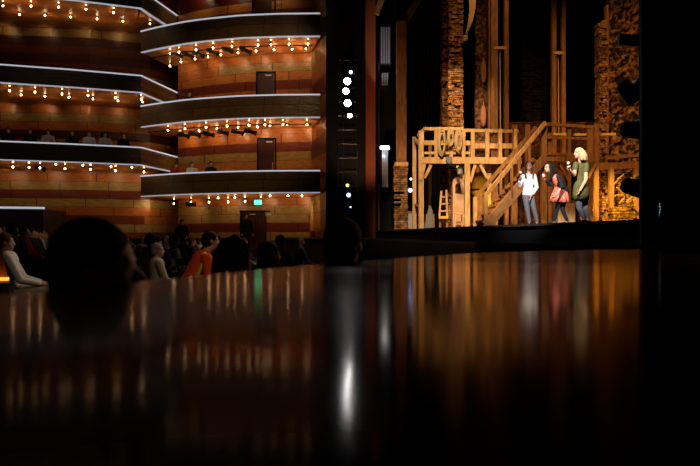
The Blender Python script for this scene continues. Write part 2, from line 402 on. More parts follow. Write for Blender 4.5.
# left tiers
LF=[(-120,25.3),(-60,26.3),(0,27.5),(35,27.9),(70,28.3),(105,28.8),(141,29.35),(153,30.4),(165,31.5),(177,32.7)]
LBk=[(-120,30.9),(-60,31.3),(0,31.6),(35,31.8),(70,32.0),(105,32.3),(135,32.8),(150,33.1),(165,33.7),(180,34.6)]
LEFT=[]
for (zt,zb),w in zip([(10.9,10.06),(7.2,6.42),(4.1,3.30)],('highest, cut by the top of the picture','middle one, empty and nearly black','lowest one, with spectators above its rail')):
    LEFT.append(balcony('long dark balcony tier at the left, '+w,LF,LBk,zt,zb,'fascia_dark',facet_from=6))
# parterre box at far left
pb=thing('side_box',XY(0,25,0),'dark straight box parapet with one white rail at the far left, above the stalls','box')
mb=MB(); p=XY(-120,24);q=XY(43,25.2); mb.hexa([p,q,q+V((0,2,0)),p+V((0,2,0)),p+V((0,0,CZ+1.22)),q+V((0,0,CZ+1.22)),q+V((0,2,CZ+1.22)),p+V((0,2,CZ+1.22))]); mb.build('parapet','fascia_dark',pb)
mb=MB(); z=V((0,0,CZ+1.22)); t=V((0,-.04,0)); h=V((0,0,.08)); mb.hexa([p+z+t,q+z+t,q+z+V((0,.15,0)),p+z+V((0,.15,0)),p+z+t+h,q+z+t+h,q+z+V((0,.15,0))+h,p+z+V((0,.15,0))+h]); mb.build('rail_light','led',pb)
# lamps under the soffits ------------------------------------------
def proto_pendant():
    t=thing('pendant_lamp',V((0,0,0)),'x','lamp')
    mb=MB(); mb.cyl((0,0,-.02),(0,0,0),.05,n=10); mb.cyl((0,0,-.2),(0,0,-.02),.02,n=6); mb.build('stem','black_metal',t)
    mb=MB(); mb.ell((0,0,-.04),(.030,.030,.022),10,6); mb.build('upper_bulb','bulb2',t,smooth=True)
    mb=MB(); mb.ell((0,0,-.235),(.030,.030,.044),10,8); mb.build('lower_bulb','bulb',t,smooth=True)
    return t
def proto_down():
    t=thing('downlight',V((0,0,0)),'x','lamp')
    mb=MB(); mb.cyl((0,0,-.05),(0,0,0),.075,.06,n=12); mb.build('collar','black_metal',t)
    mb=MB(); mb.ell((0,0,-.08),(.034,.034,.036),10,8); mb.build('bulb','bulb',t,smooth=True)
    return t
pp=proto_pendant(); dl=proto_down(); TP=tree(pp); TD=tree(dl)
used={'p':False,'d':False}
def lamp(kind,px,py,zb,front,back,where):
    z=CZ+zb+.01; D=(zb-(.12 if kind=='d' else .03))*F/(HZ-py)
    lo=lerp(front,px)+.22; hi=lerp(back,px)-.3
    D=min(max(D,lo),hi)
    loc=XY(px,D,z); T,src=(TP,pp) if kind=='p' else (TD,dl)
    word='small glowing two-bulb pendant lamp' if kind=='p' else 'small round glowing downlight'
    if not used[kind]:
        used[kind]=True; src.location=loc; o=src
    else: o=dup(T,loc)
    o['label']=word+' under the '+where; o['group']=('pendant lamps' if kind=='p' else 'downlights')+' under the '+where
    return loc
W3=('highest wood-fronted box beside the tower','middle wood-fronted box beside the tower','lowest wood-fronted box, over the exit sign')
for px,py in [(170,47),(179,45),(196,42.5),(213,40),(232,38.2),(258,38),(271,38),(289,38),(308,38)]: lamp('p',px,py,8.42,RB,bk,W3[0])
for px,py in [(170,67),(181,63),(195,60),(208,58),(221,56),(238,54),(256,52),(274,51),(292,50.5),(306,50)]: lamp('d',px,py,8.42,RB,bk,W3[0])
for px,py in [(168,125.5),(185,124),(206,122),(227,120.5),(249,119.5),(265,118.5),(283,118),(307,118)]: lamp('p',px,py,5.09,RB,bk,W3[1])
for px,py in [(180,135),(199,132),(217,130),(238,128.4),(257.5,128),(270,126.8),(287,126),(307,126)]: lamp('d',px,py,5.09,RB,bk,W3[1])
for px,py in [(174,199),(191,198),(209,198),(228,197.5),(245,197),(261,197)]: lamp('p',px,py,2.0,RB,bk,W3[2])
for px,py in [(218,199),(235,198.5),(270,197),(288,197),(302,197)]: lamp('d',px,py,2.0,RB,bk,W3[2])
W4=('highest dark tier at the left','middle dark tier at the left','lowest dark tier at the left')
for px,py in [(3,1),(31,1.5),(58.5,2.5),(86,4.3),(113.5,6.8)]: lamp('p',px,py,10.06,LF,LBk,W4[0])
for px,py in [(19.5,15.5),(45,16.5),(70.5,18.3),(97,20),(123,22.3),(150,25)]: lamp('d',px,py,10.06,LF,LBk,W4[0])
for px,py in [(9.5,85.5),(35,87),(62,88.5),(88,90.2),(115.5,92.5),(141,95)]: lamp('p',px,py,6.42,LF,LBk,W4[1])
for px,py in [(21,96),(45,97.7),(69,98.5),(93,100),(118,102),(142.5,103)]: lamp('d',px,py,6.42,LF,LBk,W4[1])
for px,py in [(13,161),(29,160),(40,162),(65,163),(90.5,164),(115.5,166),(144,167)]: lamp('p',px,py,3.30,LF,LBk,W4[2])
for px,py in [(56,163),(83,166),(111,166),(132,168)]: lamp('d',px,py,3.30,LF,LBk,W4[2])
# wash of those lamps on the walls behind
WARM=(1,.72,.40)
def wash(xs,zb,curve,front,e,off=1.0):
    for x in xs:
        d=lerp(curve,x)-off; light('SPOT',XY(x,d,CZ+zb-.1),e,WARM,.06,aim=XY(x,d+1.0,CZ+zb-.95),spot=150,blend=.6)
wash([185,208,232,256,280,304],8.42,BOXW,RB,18,.8)
wash([185,208,232,256,280,304],5.09,BOXW,RB,24,.8)
wash([150,190,225,262,300],2.0,BOXW,RB,20,.9)
wash([5,45,85,120],10.06,LEFTW,LF,5,.5)
wash([5,45,85,120],6.42,LEFTW,LF,6,.5)
wash([5,45,85,120,146],3.30,LEFTW,LF,20,1.0)
light('SPOT',V((-1.0,15.5,12.8)),1900,(1,.72,.42),.5,aim=P(240,110,28.5),spot=34,blend=.8)  # added ceiling spot that brightens the box fronts, apart from the lamps
wash([120,160,195,230,270],11.7,BOXW,RB,30,.8)  # added spots above the view for the top wall; no lamps hang there
light('SPOT',V((-8,14,12.8)),230,(1,.72,.42),.5,aim=P(90,110,29),spot=46,blend=.8)  # added ceiling spot that brightens the left tiers
def glow(xs,zb,curve,e,off):  # added upward spots that brighten the soffits around the lamps
    for x in xs:
        p=XY(x,lerp(curve,x)+off,CZ+zb-.36); light('SPOT',p,e,(1,.6,.3),.03,aim=p+V((0,.2,1)),spot=165,blend=.5)
for zb,e in ((8.42,7),(5.09,7),(2.0,4)): glow([172,192,212,232,252,272,292,306],zb,RB,e,.75); glow([185,215,245,275,300],zb,RB,e,1.6)
for zb,e in ((10.06,3.2),(6.42,2.6),(3.30,2.6)): glow([5,30,57,84,111,138],zb,LF,e,.8); glow([18,45,72,98,124],zb,LF,e,2.0)
# theatre spotlights hung under boxes
def spot_fixture(px,py,zb,ang,label,D=None,group=None,size=1.0):
    z=CZ+zb+.01; D=D or 29.3; c=P(px,py,D)
    t=thing('theatre_spotlight',V((c.x,c.y,z)),label,'spotlight',group)
    mb=MB(); mb.cyl((c.x,c.y,c.z+.12),(c.x,c.y,z),.018,n=6); mb.build('hanger','black_metal',t)
    mb=MB(); mb.tube([V((c.x-.0,c.y-.14,c.z)),V((c.x,c.y-.14,c.z+.12)),V((c.x,c.y+.14,c.z+.12)),V((c.x,c.y+.14,c.z))],.015,6); mb.build('yoke','black_metal',t)
    d=V((math.cos(ang),-.25,-math.sin(ang))).normalized()*size
    mb=MB(); mb.tube([c-d*.26,c-d*.24,c-d*.05,c-d*.04,c+d*.22,c+d*.28],[.06,.1,.11,.075,.08,.1],12); ba=mb.build('barrel','black_metal',t,smooth=False)
    mb=MB(); mb.tube([c+d*.275,c+d*.29],[.115,.115],12); mb.build('front_ring','black_metal',ba)
    return t
wp=['second from the left end','third','fourth','fifth']
for i,(px,py) in enumerate([(177,54),(187,54.5),(198,54),(212,51.5),(227,49.5),(245,50)]):
    spot_fixture(px,py,8.42,.45,'black theatre spotlight hanging under the highest wood-fronted box',D=lerp(RB,px)+1.1,group='spotlights under the highest box')
for i,(px,py) in enumerate([(183,135),(194,134),(208,134),(222,132.2),(237,132),(250,131.5)]):
    spot_fixture(px,py,5.09,.3,'black theatre spotlight hanging under the middle wood-fronted box',D=lerp(RB,px)+1.1,group='spotlights under the middle box')
spot_fixture(190.5,204,2.0,.1,'small black spotlight hanging alone under the lowest wood-fronted box',D=30.4,size=.8)
spot_fixture(40,168,3.30,.3,'small black spotlight hanging under the lowest dark left tier',D=29.6,size=.8)
for zb,w in ((8.42,'highest'),(5.09,'middle')):
    mb=MB(); mb.tube([XY(x,d+.75,CZ+zb-.13) for x,d in RB[1:-1]],.025,6)
    tag(mb.build('lighting_pipe','black_metal'),'thin dark curved pipe carrying lamps under the %s wood-fronted box'%w,'pipe')
# doors in the box walls
def door(idx,xa,xb,ytop,zfloor,double=False):
    D0=lerp(BOXW,(xa+xb)/2)-.06; a=XY(xa,D0);b=XY(xb,D0); zt=CZ+(HZ-ytop)/F*D0; z0=CZ+zfloor
    t=bpy.data.objects.new('door_%d'%idx,None); t.location=V(((a.x+b.x)/2,D0,z0)); col.objects.link(t); t['kind']='structure'
    fr=MB(); w=.07
    fr.box((a.x,D0-.04,z0),(a.x+w,D0+.06,zt)); fr.box((b.x-w,D0-.04,z0),(b.x,D0+.06,zt)); fr.box((a.x,D0-.04,zt-w),(b.x,D0+.06,zt)); fr.build('door_frame','black',t)
    xs=[a.x+w,b.x-w] if not double else [a.x+w,(a.x+b.x)/2,b.x-w]
    for i in range(len(xs)-1):
        m=MB(); m.box((xs[i]+.01,D0,z0),(xs[i+1]-.01,D0+.05,zt-w)); m.box((xs[i]+.12,D0-.012,z0+.3),(xs[i+1]-.12,D0,zt-.25)); l=m.build('door_leaf','door',t)
        hx=(xs[1]-.1 if i==0 else xs[1]+.1)
        h=MB(); h.tube([(hx,D0-.03,z0+.85),(hx,D0-.07,z0+.9),(hx,D0-.07,z0+1.3),(hx,D0-.03,z0+1.35)],.018,6); h.build('door_handle','chrome',l)
        h=MB(); h.box((xs[i]+.35,D0-.05,zt-.2),(xs[i]+.62,D0-.0,zt-.15)); h.build('door_closer','grey_metal',l)
door(1,257,276.5,138,2.2); door(2,256,276,71.5,5.3); door(3,252,276,-14,8.6); door(4,240,278.5,210.5,-1.1,True)
# exit sign
z=CZ+2.0; c=P(258,202.5,28.5)
ex=thing('exit_sign',V((c.x,c.y,c.z-.15)),'green illuminated EXIT sign hanging under the lowest wood-fronted box','sign')
mb=MB(); mb.box((c.x-.15,c.y-.02,c.z-.09),(c.x+.15,c.y+.03,c.z+.1)); mb.build('sign_panel','exit',ex)
mb=MB(); mb.cyl((c.x,c.y,c.z+.1),(c.x,c.y,z+.01),.02,n=6); mb.build('hanger','black_metal',ex)
tx=bpy.data.curves.new('exit_text','FONT'); tx.body='EXIT'; tx.size=.14; tx.extrude=.004; tx.align_x='CENTER'; tx.align_y='CENTER'; tx.materials.append(M['exit_w'])
o=bpy.data.objects.new('tmp_text',tx); col.objects.link(o); me=bpy.data.meshes.new_from_object(o.evaluated_get(bpy.context.evaluated_depsgraph_get())); bpy.data.objects.remove(o)
o=bpy.data.objects.new('lettering',me); o.location=V((0,-.03,.155)); o.rotation_euler=(math.pi/2,0,0); col.objects.link(o); o.parent=ex
light('POINT',V((c.x,c.y-.2,c.z)),.35,(.1,1,.5),.05)
# side niche in lower wall: round bright post near the side wall
mb=MB(); p=XY(313,29.9); mb.cyl(V((p.x,p.y,0)),V((p.x,p.y,CZ+1.98)),.13,n=16)
tag(mb.build('round_column','wall_side',smooth=True),'slim round wooden column lit orange at the right end of the ground-level wall','column')
# raised blocks on the lower left wall
for i,(a,b,y0,y1) in enumerate([(57,67,198,207.5),(92,103,198,208),(124,136,198,208),(104,116,213,219)]):
    pass
light('SPOT',XY(309,28.6,CZ+1.9),20,WARM,.1,aim=XY(313,30.2,CZ+.3),spot=120)

# ================================================================ TOWER LAMPS
def round_lamp(px,py,D,r,mat,label,barrel=True,group=None):
    c=P(px,py,D); t=thing('tower_spotlight',c+V((0,.3,-r)),label,'spotlight',group)
    mb=MB(); mb.tube([c+V((0,.02,0)),c+V((0,.2,0)),c+V((0,.38,0))],[r*1.15,r*1.15,r*.7],16); mb.build('housing','black_metal',t)
    mb=MB(); mb.ell(c+V((0,.015,0)),(r,.03,r),16,8); mb.build('lens',mat,t,smooth=True)
    mb=MB(); mb.tube([c+V((r*1.3,.15,0)),c+V((r*1.3,.42,0)),c+V((-r*1.3,.42,0)),c+V((-r*1.3,.15,0))],.02,6); mb.build('yoke','black_metal',t)
    return t
for px,py,r,m,l in [(350.8,72,.055,'lens_s','small bluish lamp at the top of the lamp column on the black tower'),
    (347.3,81,.115,'lens','bright round white spotlight, topmost large one on the black tower'),
    (346,91,.1,'lens','bright round white spotlight, second large one down on the black tower'),
    (347.6,103,.115,'lens','bright round white spotlight, third large one down on the black tower'),
    (349.8,115.5,.075,'lens','flaring white spotlight, lowest of the white cluster on the black tower'),
    (347.5,185.3,.05,'lens_o','small amber lamp low on the black tower'),
    (348.6,195,.07,'lens_b','small blue-white lamp low on the black tower, just below the amber one'),
    (350.5,207,.025,'lens_b','tiny dim bluish lamp at the bottom of the black tower')]:
    round_lamp(px,py,23.1,r,m,l)
mb=MB()
for px in (338,343,357): mb.cyl(P(px,232,23.45),P(px,-14,23.45),.02,n=6)
for py in range(60,215,14): mb.cyl(P(338,py,23.42),P(357,py,23.42),.014,n=6)
tag(mb.build('lamp_ladder','black_metal'),'black pipe ladder carrying the round lamps on the tower','ladder')
# pilaster
mb=MB(); p0=XY(365,23.9);p1=XY(375.5,23.9); mb.box((p0.x,23.9,0),(p1.x,24.5,WT)); pil=struct('trim_1',mb,'pilaster')
pil.name='trim_1'
# black side masking between pilaster and set column
mb=MB(); mb.box((XY(376,25).x,25,0),(XY(396,25).x,25.3,WT)); struct('trim_2',mb,'black')
# thin red line
mb=MB(); mb.box((XY(378.3,24.6).x,24.6,STZ),(XY(379.6,24.6).x,24.7,P(0,60,24.6).z)); tag(mb.build('thin_pole','pilaster'),'thin dark red vertical pole beside the side light strips','pole')
# side light strips
def strips(xa,xb,ya,yb,n,label,D=24.2):
    t=thing('side_light_strip',P((xa+xb)/2,yb,D),label,'light fixture'); 
    mb=MB(); a=P(xa-1,ya-1,D+.08);b=P(xb+1,yb+1,D+.08); mb.box((a.x,a.y,b.z),(b.x,25.02,a.z)); mb.build('housing','black_metal',t)
    for i in range(n):
        x=xa+(xb-xa)*(i+.5)/n; mb=MB(); a=P(x-.8,ya,D);b=P(x+.8,yb,D); mb.box((a.x,a.y,b.z),(b.x,a.y+.07,a.z)); mb.build('strip','grey_metal',t)
    return t
strips(380.5,390.3,27,63,4,'tall ribbed grey fixture high beside the red pilaster')
strips(381.5,388.5,73,85,3,'short ribbed grey fixture just below the tall one beside the pilaster')
strips(382,388,150,187,3,'ribbed grey fixture hanging under the bright white batten')
t=thing('light_batten',P(384.5,149,24.1),'bright white horizontal light batten low beside the red pilaster','lamp')
mb=MB(); a=P(380.3,146,24.1);b=P(389.5,149,24.1); mb.box((a.x,a.y,b.z),(b.x,a.y+.12,a.z)); mb.build('tube',mk('batten',(1,1,1),.3,0,.5,(.85,.93,1),6),t)
mb=MB(); mb.box((a.x-.02,a.y+.13,b.z-.02),(b.x+.02,a.y+.2,a.z+.03)); mb.build('bracket','black_metal',t)
light('SPOT',P(385,120,22.6),260,(.8,.9,1),.1,aim=P(385,45,24.2),spot=32)
light('POINT',P(384.5,153,23.8),2.5,(.8,.9,1),.05)
light('POINT',P(376,40,23.0),1.5,(1,.3,.1),.1)
light('SPOT',P(350,225,20.5)+V((0,0,0)),700,(1,.55,.3),.3,aim=P(371,120,23.9),spot=50)

# ================================================================ STAGE SET
def zs(px,D): p=XY(px,D,STZ); return p
def up_to(px,py,D): return P(px,py,D)
def part(parent,name,mat,fn,**k):
    mb=MB(); fn(mb); return mb.build(name,mat,parent,**k)
def post(parent,px,ytop,D,w,mat='timber',name='post',ybot=None):
    a=XY(px,D,STZ) if ybot is None else P(px,ybot,D)
    return part(parent,name,mat,lambda m:m.beam(a,P(px,ytop,D),w,w))
def rail(parent,p,q,w,h,mat='timber',name='rail'):
    return part(parent,name,mat,lambda m:m.beam(p,q,w,h))
def brick_pile(mb,x0,x1,y0,y1,z0,z1,bw=.23,bh=.08,jit=.05,seed=1):
    rg=random.Random(seed); z=z0; k=0
    while z<z1:
        x=x0-(bw/2 if k%2 else 0)
        while x<x1:
            a=max(x,x0);b=min(x+bw-.012,x1)
            if b-a>.03:
                j=rg.uniform(-jit,jit*.4); e=rg.uniform(-.02,.02)
                if rg.random()>.06: mb.box((a+(e if a==x0 else 0),y0+j,z),(b+(e if b==x1 else 0),y1,z+bh-.012))
            x+=bw
        z+=bh; k+=1
# wood column with brick foot
t=thing('wood_column',XY(401,23.2,STZ),'tall dark wooden column on a brick foot at the left edge of the stage','column')
part(t,'shaft','timber_d',lambda m:m.box((XY(396.5,23.2).x,23.0,P(0,164,23.2).z),(XY(406,23.2).x,23.35,P(0,22,23.2).z)))
part(t,'brick_foot','brick',lambda m:brick_pile(m,XY(394,23).x,XY(407.5,23).x,22.9,23.4,STZ,P(0,164,23).z,seed=3,jit=.03))
part(t,'capital','timber',lambda m:m.box((XY(395,23).x,22.88,P(0,166,23).z),(XY(408,23).x,23.42,P(0,162.5,23).z)))
t=thing('header_beam',P(406,24,23.2),'slanting wooden brace rising to the right above the dark column','beam')
rail(t,P(403.5,25,23.2),P(422,-8,23.2),.22,.22,'timber_d','beam')
mb=MB(); mb.beam(P(376,14,24.0),P(386,-12,24.0),.16,.2); tag(mb.build('short_brace','timber_d'),'short slanting wooden brace at the top beside the red pilaster','beam')
# drape
mb=MB()
pts=[]
for i in range(60):
    px=408+i*(445-408)/59; pts.append(XY(px,27.6+.12*math.sin(i*1.3),0))
for p,q in zip(pts,pts[1:]):
    a=V((0,0,STZ)); b_=V((0,0,WT-.3)); mb.hexa([p+a,q+a,q+a+V((0,.03,0)),p+a+V((0,.03,0)),p+b_,q+b_,q+b_+V((0,.03,0)),p+b_+V((0,.03,0))])
tag(mb.build('stage_drape','drape'),'tall black pleated drape between the dark column and the lit brick pillar','curtain')
# brick pillar B
t=thing('brick_pillar',XY(455,22.9,STZ),'tall rough brick pillar rising behind the platform with coiled ropes','pillar')
part(t,'brickwork','brick',lambda m:(brick_pile(m,XY(448,22.9).x,XY(463,22.9).x,22.8,23.3,STZ,P(0,-14,22.9).z,bw=.2,bh=.085,jit=.09,seed=5)))
part(t,'side_brickwork','brick_d',lambda m:(brick_pile(m,XY(441,23.3).x,XY(448,23.3).x,23.0,23.5,STZ,P(0,-14,23.3).z,bw=.14,bh=.1,jit=.12,seed=6)))  # darker brick puts the shade of the pillar's left side into colour
t=thing('plaster_niche',XY(457.5,22.3,STZ),'pinkish plaster pier with a small arched niche under the platform','niche')
def arch(m):
    x0=XY(452.3,22.3).x;x1=XY(463.5,22.3).x;z0=STZ;z1=P(0,183,22.3).z; y0,y1=22.2,22.6
    ring=[V((x0,y0,z0)),V((x1,y0,z0)),V((x1,y0,z1))]
    c=(x0+x1)/2; r=(x1-x0)/2
    ring+= [V((c+r*math.cos(a),y0,z1+r*1.1*math.sin(a))) for a in [math.pi*k/10 for k in range(1,10)]]+[V((x0,y0,z1))]
    m.rings([ring,[p+V((0,y1-y0,0)) for p in ring]])
part(t,'pier','plaster',arch)
def niche(m):
    c=P(458,189,22.19); r=.09
    ring=[c+V((-r,0,-.15)),c+V((r,0,-.15))]+[c+V((r*math.cos(a),0,.1+r*math.sin(a))) for a in [math.pi*k/8 for k in range(0,9)]]
    m.rings([ring,[p+V((0,.03,0)) for p in ring]])
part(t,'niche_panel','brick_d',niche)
# platform left
DP=21.6
t=thing('timber_platform',XY(455,DP,STZ),'raised timber platform with railing, coiled ropes on its front, left on stage','platform')
ydk=242-2.65*F/DP
for px,yt,D,w in [(414.3,137,22.6,.12),(421,131,21.7,.16),(467,163,21.5,.16),(489,158,22,.12)]:
    post(t,px,yt,D,w)
rail(t,P(423,160.5,21.6),P(521,161,21.6),.14,.2,'timber','deck_beam')
part(t,'deck','timber_d',lambda m:m.hexa([P(422,158,21.6),P(521,158,21.6),P(516,159,23.4),P(428,159,23.4),P(422,157,21.6),P(521,157,21.6),P(516,158,23.4),P(428,158,23.4)]))
rail(t,P(418.5,135,22.3),P(425.5,129,21.6),.1,.12); rail(t,P(424,129,21.6),P(463,129,21.6),.12,.1); rail(t,P(463,130.5,21.6),P(518,131.5,21.8),.12,.1)
rail(t,P(424,142.8,21.6),P(470,143,21.6),.08,.14); rail(t,P(470,146,21.7),P(516,146,21.9),.08,.16)
rail(t,P(424,153,21.6),P(470,153,21.6),.06,.08)
rail(t,P(414,139,22.6),P(422,146,21.7),.07,.1)
for px in (436,451,463.5,472.5,487,500,515): post(t,px,129,21.6,.11,'timber','baluster',ybot=158)
for a,b in [((424.5,178),(431,165)),((421,180),(425,162)),((464,180),(457,166)),((470,182),(475,165)),((487,178),(480,165))]:
    rail(t,P(*a,21.6),P(*b,21.6),.09,.09,'timber','brace')
rail(t,P(415,205,22.6),P(421,205,21.8),.08,.08,'timber','cross_piece')
# rear platform frame behind
t=thing('rear_frame',XY(470,23.6,STZ),'second row of timber rails and posts behind the left platform','frame')
for px in (430,444,470,494): post(t,px,142,23.6,.1,'timber_d')
rail(t,P(428,143,23.6),P(494,143,23.6),.08,.1,'timber_d')
# ropes coils on rail
def coil(px,y0,y1,rx,label,D=21.42,turns=3):
    t=thing('coiled_rope',P(px,y1,D),label,'rope','coiled ropes on the platform railing')
    for k in range(turns):
        sc=1-.16*k; cy=(y0+y1)/2
        pts=[P(px+rx*sc*math.cos(a)+k*.3,cy-(y1-y0)/2*sc*math.sin(a)+k*.6,D-.03*k) for a in [2*math.pi*i/24 for i in range(25)]]
        part(t,'loop','rope',lambda m:m.tube(pts,.028,6),smooth=True)
coil(441.5,128,156,3.6,'longest pale coiled rope hanging on the platform railing, leftmost')
coil(450.5,129,147,2.8,'short coiled rope in the middle of the platform railing')
coil(458.5,129,152,3.3,'coiled rope hanging in front of the brick pillar on the railing')
# plaque and lantern
def shield(m):
    c=P(449.2,159.8,21.45); pts=[(-.1,.1),(.1,.1),(.1,-.02),(.05,-.1),(0,-.13),(-.05,-.1),(-.1,-.02)]
    r=[c+V((a,0,b)) for a,b in pts]; m.rings([r[::-1],[p+V((0,.04,0)) for p in r[::-1]]])
mb=MB(); shield(mb); tag(mb.build('shield_plaque','c_grey'),'small dark shield-shaped plaque on the platform deck beam','plaque')
t=thing('lantern',P(460,174,21.4),'small grey lantern hanging under the platform beam','lantern')
part(t,'glass','grey_metal',lambda m:m.cyl(P(460,174,21.4),P(460,168.5,21.4),.085,.085,8)); part(t,'cap','black_metal',lambda m:m.cyl(P(460,168.5,21.4),P(460,166.5,21.4),.11,.03,8)); part(t,'hook','black_metal',lambda m:m.cyl(P(460,166.5,21.4),P(460,163.5,21.4),.012,n=6))
# props under platform
t=thing('ladder_shelf',XY(443,22.4,STZ),'narrow pale leaning shelf ladder under the platform','shelf')
for a,b in [((439.3,217),(441.3,191)),((447,217),(446.3,190))]: rail(t,P(*a,22.4),P(*b,22.4),.06,.07,'timber_p','side_rail')
for y in (197,204,211): rail(t,P(440,y,22.4),P(447,y,22.4),.12,.04,'timber_p','shelf_board')
rail(t,P(438.6,217.5,22.3),P(448,217.5,22.3),.2,.08,mk('yellow_paint',(.62,.36,.03),.5),'yellow_sill')
for px in (440,447): rail(t,XY(px,22.4,STZ),P(px,217,22.4),.07,.07,'timber_d','leg')
t=thing('draped_chair',XY(429.5,22.2,STZ),'chair under a pale grey cloth beneath the platform','chair')
def drape_(m):
    for i in range(5):
        a=P(426.2+i*1.1,228,22.2); b=P(429.8+i*.5,206+i*1.0,22.3); m.cap(a,.09,b,.035)
part(t,'cloth','c_grey',drape_,remesh=.03)
for px in (426.5,433.5): post(t,px,214,22.2,.05,'timber_d','leg')
t=thing('round_stool',XY(459,21.7,STZ),'small wooden stool in front of the plaster niche','stool')
part(t,'seat','timber_p',lambda m:m.cyl(P(459,214.8,21.7),P(459,213,21.7),.17,n=14))
for dx,dy in ((-.13,-.1),(.13,-.1),(-.1,.12),(.1,.12)):
    c=P(459,214.5,21.7); part(t,'leg','timber_p',lambda m:m.beam(V((c.x+dx*1.2,c.y+dy*1.2,STZ)),V((c.x+dx,c.y+dy,c.z)),.035,.035))
part(t,'stretcher','timber_p',lambda m:m.beam(V((c.x-.14,c.y-.11,STZ+.15)),V((c.x+.14,c.y-.11,STZ+.15)),.03,.03))
t=thing('prop_cabinet',XY(411.5,22.9,STZ),'small pale cabinet at the stage edge behind the outer platform post','cabinet')
part(t,'body','grey_metal',lambda m:m.box((XY(408,23).x,22.9,STZ),(XY(416.5,23).x,23.3,P(0,213,23).z)))
part(t,'top','timber_d',lambda m:m.box((XY(407.6,23).x,22.86,P(0,213,23).z),(XY(417,23).x,23.34,P(0,211.5,23).z)))
round_lamp(410.2,190.3,24.5,.075,'lens_b','small blue lamp glowing left of the outer platform post')
round_lamp(411,179,24.6,.035,'lens_s','tiny white lamp above the blue one left of the platform')
# hanging rope bundle top
t=thing('hanging_rope',P(467,40,21),'bundle of pale ropes hanging from above, right of the brick pillar','rope')
for k in range(6):
    part(t,'strand','rope',lambda m:m.tube([P(469+k*1.5,-14,21),P(470+k*1.0,8,21+.03*k),P(469+k*.7,20,21),P(465.0+k*.5,40-k*1.5,21)],.02,6),smooth=True)
part(t,'knot','rope',lambda m:m.ell(P(465.6,38,21),(.07,.07,.1)),smooth=True)
# rough masonry columns
def rough_col(name,xa,xb,ytop,D,mat,label,seed,depth=.4,ybot=None,amp=.12,step=.14):
    rg=random.Random(seed); mb=MB(); x0=XY(xa,D).x;x1=XY(xb,D).x; z0=STZ if ybot is None else P(0,ybot,D).z; z1=P(0,ytop,D).z
    nx=max(3,int((x1-x0)/step)); nz=int((z1-z0)/step)
    front=[[V((x0+(x1-x0)*i/nx+(rg.uniform(-.05,.05)), D-rg.uniform(0,amp)-(0.0 if 0<i<nx else -.1), z0+(z1-z0)*j/nz+(rg.uniform(-.04,.04) if 0<j<nz else 0))) for i in range(nx+1)] for j in range(nz+1)]
    vs=[p for r in front for p in r]; fs=[(j*(nx+1)+i,j*(nx+1)+i+1,(j+1)*(nx+1)+i+1,(j+1)*(nx+1)+i) for j in range(nz) for i in range(nx)]
    mb.add(vs,fs); mb.box((x0+.02,D+.08,z0),(x1-.02,D+depth,z1))
    for sx in (0,nx):
        c=[r[sx] for r in front]
        for j in range(nz):
            p,q=c[j],c[j+1]; mb.add([p,V((p.x,D+.1,p.z)),V((q.x,D+.1,q.z)),q],[(0,1,2,3)])
    return tag(mb.build(name,mat),label,'wall')
rough_col('masonry_wall',476,491,-14,24.2,'rock_d','dark rough masonry strip rising behind the tallest double timber mast',11)
for py,l in ((72,'upper brown sack hanging on the rough masonry strip'),(116,'lower brown sack hanging on the rough masonry strip')):
    mb=MB(); c=P(483.5,py,23.8); mb.ell(c,(.11,.12,.38),12,10); mb.cyl(c+V((0,0,.35)),c+V((0,0,.5)),.02,n=6); tag(mb.build('hanging_sack','sack',smooth=True),l,'sack')
# masts
def mast(label,xa,wa,xb,wb,D,ycross,ybot):
    t=thing('timber_mast',XY((xa+xb)/2,D,STZ),label,'mast')
    part(t,'post','timber_d',lambda m:m.beam(XY(xa,D,STZ),P(xa,-14,D),wa,.2)); part(t,'post','timber_d',lambda m:m.beam(XY(xb,D,STZ),P(xb,-14,D),wb,.2))
    part(t,'cross_bar','timber',lambda m:m.beam(P(xa,ycross,D-.08),P(xb,ycross,D-.08),.1,.1))
    part(t,'cable','rope',lambda m:m.tube([P((xa+xb)/2,ycross,D),P((xa+xb)/2+.5,135,D)],.02,6))
    return t
mast('tall double timber mast just left of the staircase',494,.22,506,.13,22.6,48,0)
mb=MB(); mb.beam(XY(490,23,STZ),P(490,-14,23),.12,.2); tag(mb.build('timber_post','timber_d'),'narrow tall timber post against the rough masonry strip','post')
mast('tall double timber mast above the women, right of the staircase',553.5,.14,563,.13,23.2,53,122)
mb=MB(); mb.ell(P(493.5,134,21.9),(.13,.13,.13),14,8); mb.ell(P(493.5,134,21.8),(.05,.05,.05),8,6)
tag(mb.build('wooden_pulley','timber'),'round wooden pulley on the mast at railing height','pulley')
mb=MB(); brick_pile(mb,XY(522,26).x,XY(546,26).x,25.9,26.3,STZ,P(0,-14,26).z,bw=.26,bh=.12,jit=.08,seed=9)
tag(mb.build('dark_brick_wall',brick_mat('sooty_brick',(.035,.016,.008),(.02,.009,.005),(.008,.004,.002))),'very dark brick pier between the two timber masts','wall')  # brick colours set nearly black
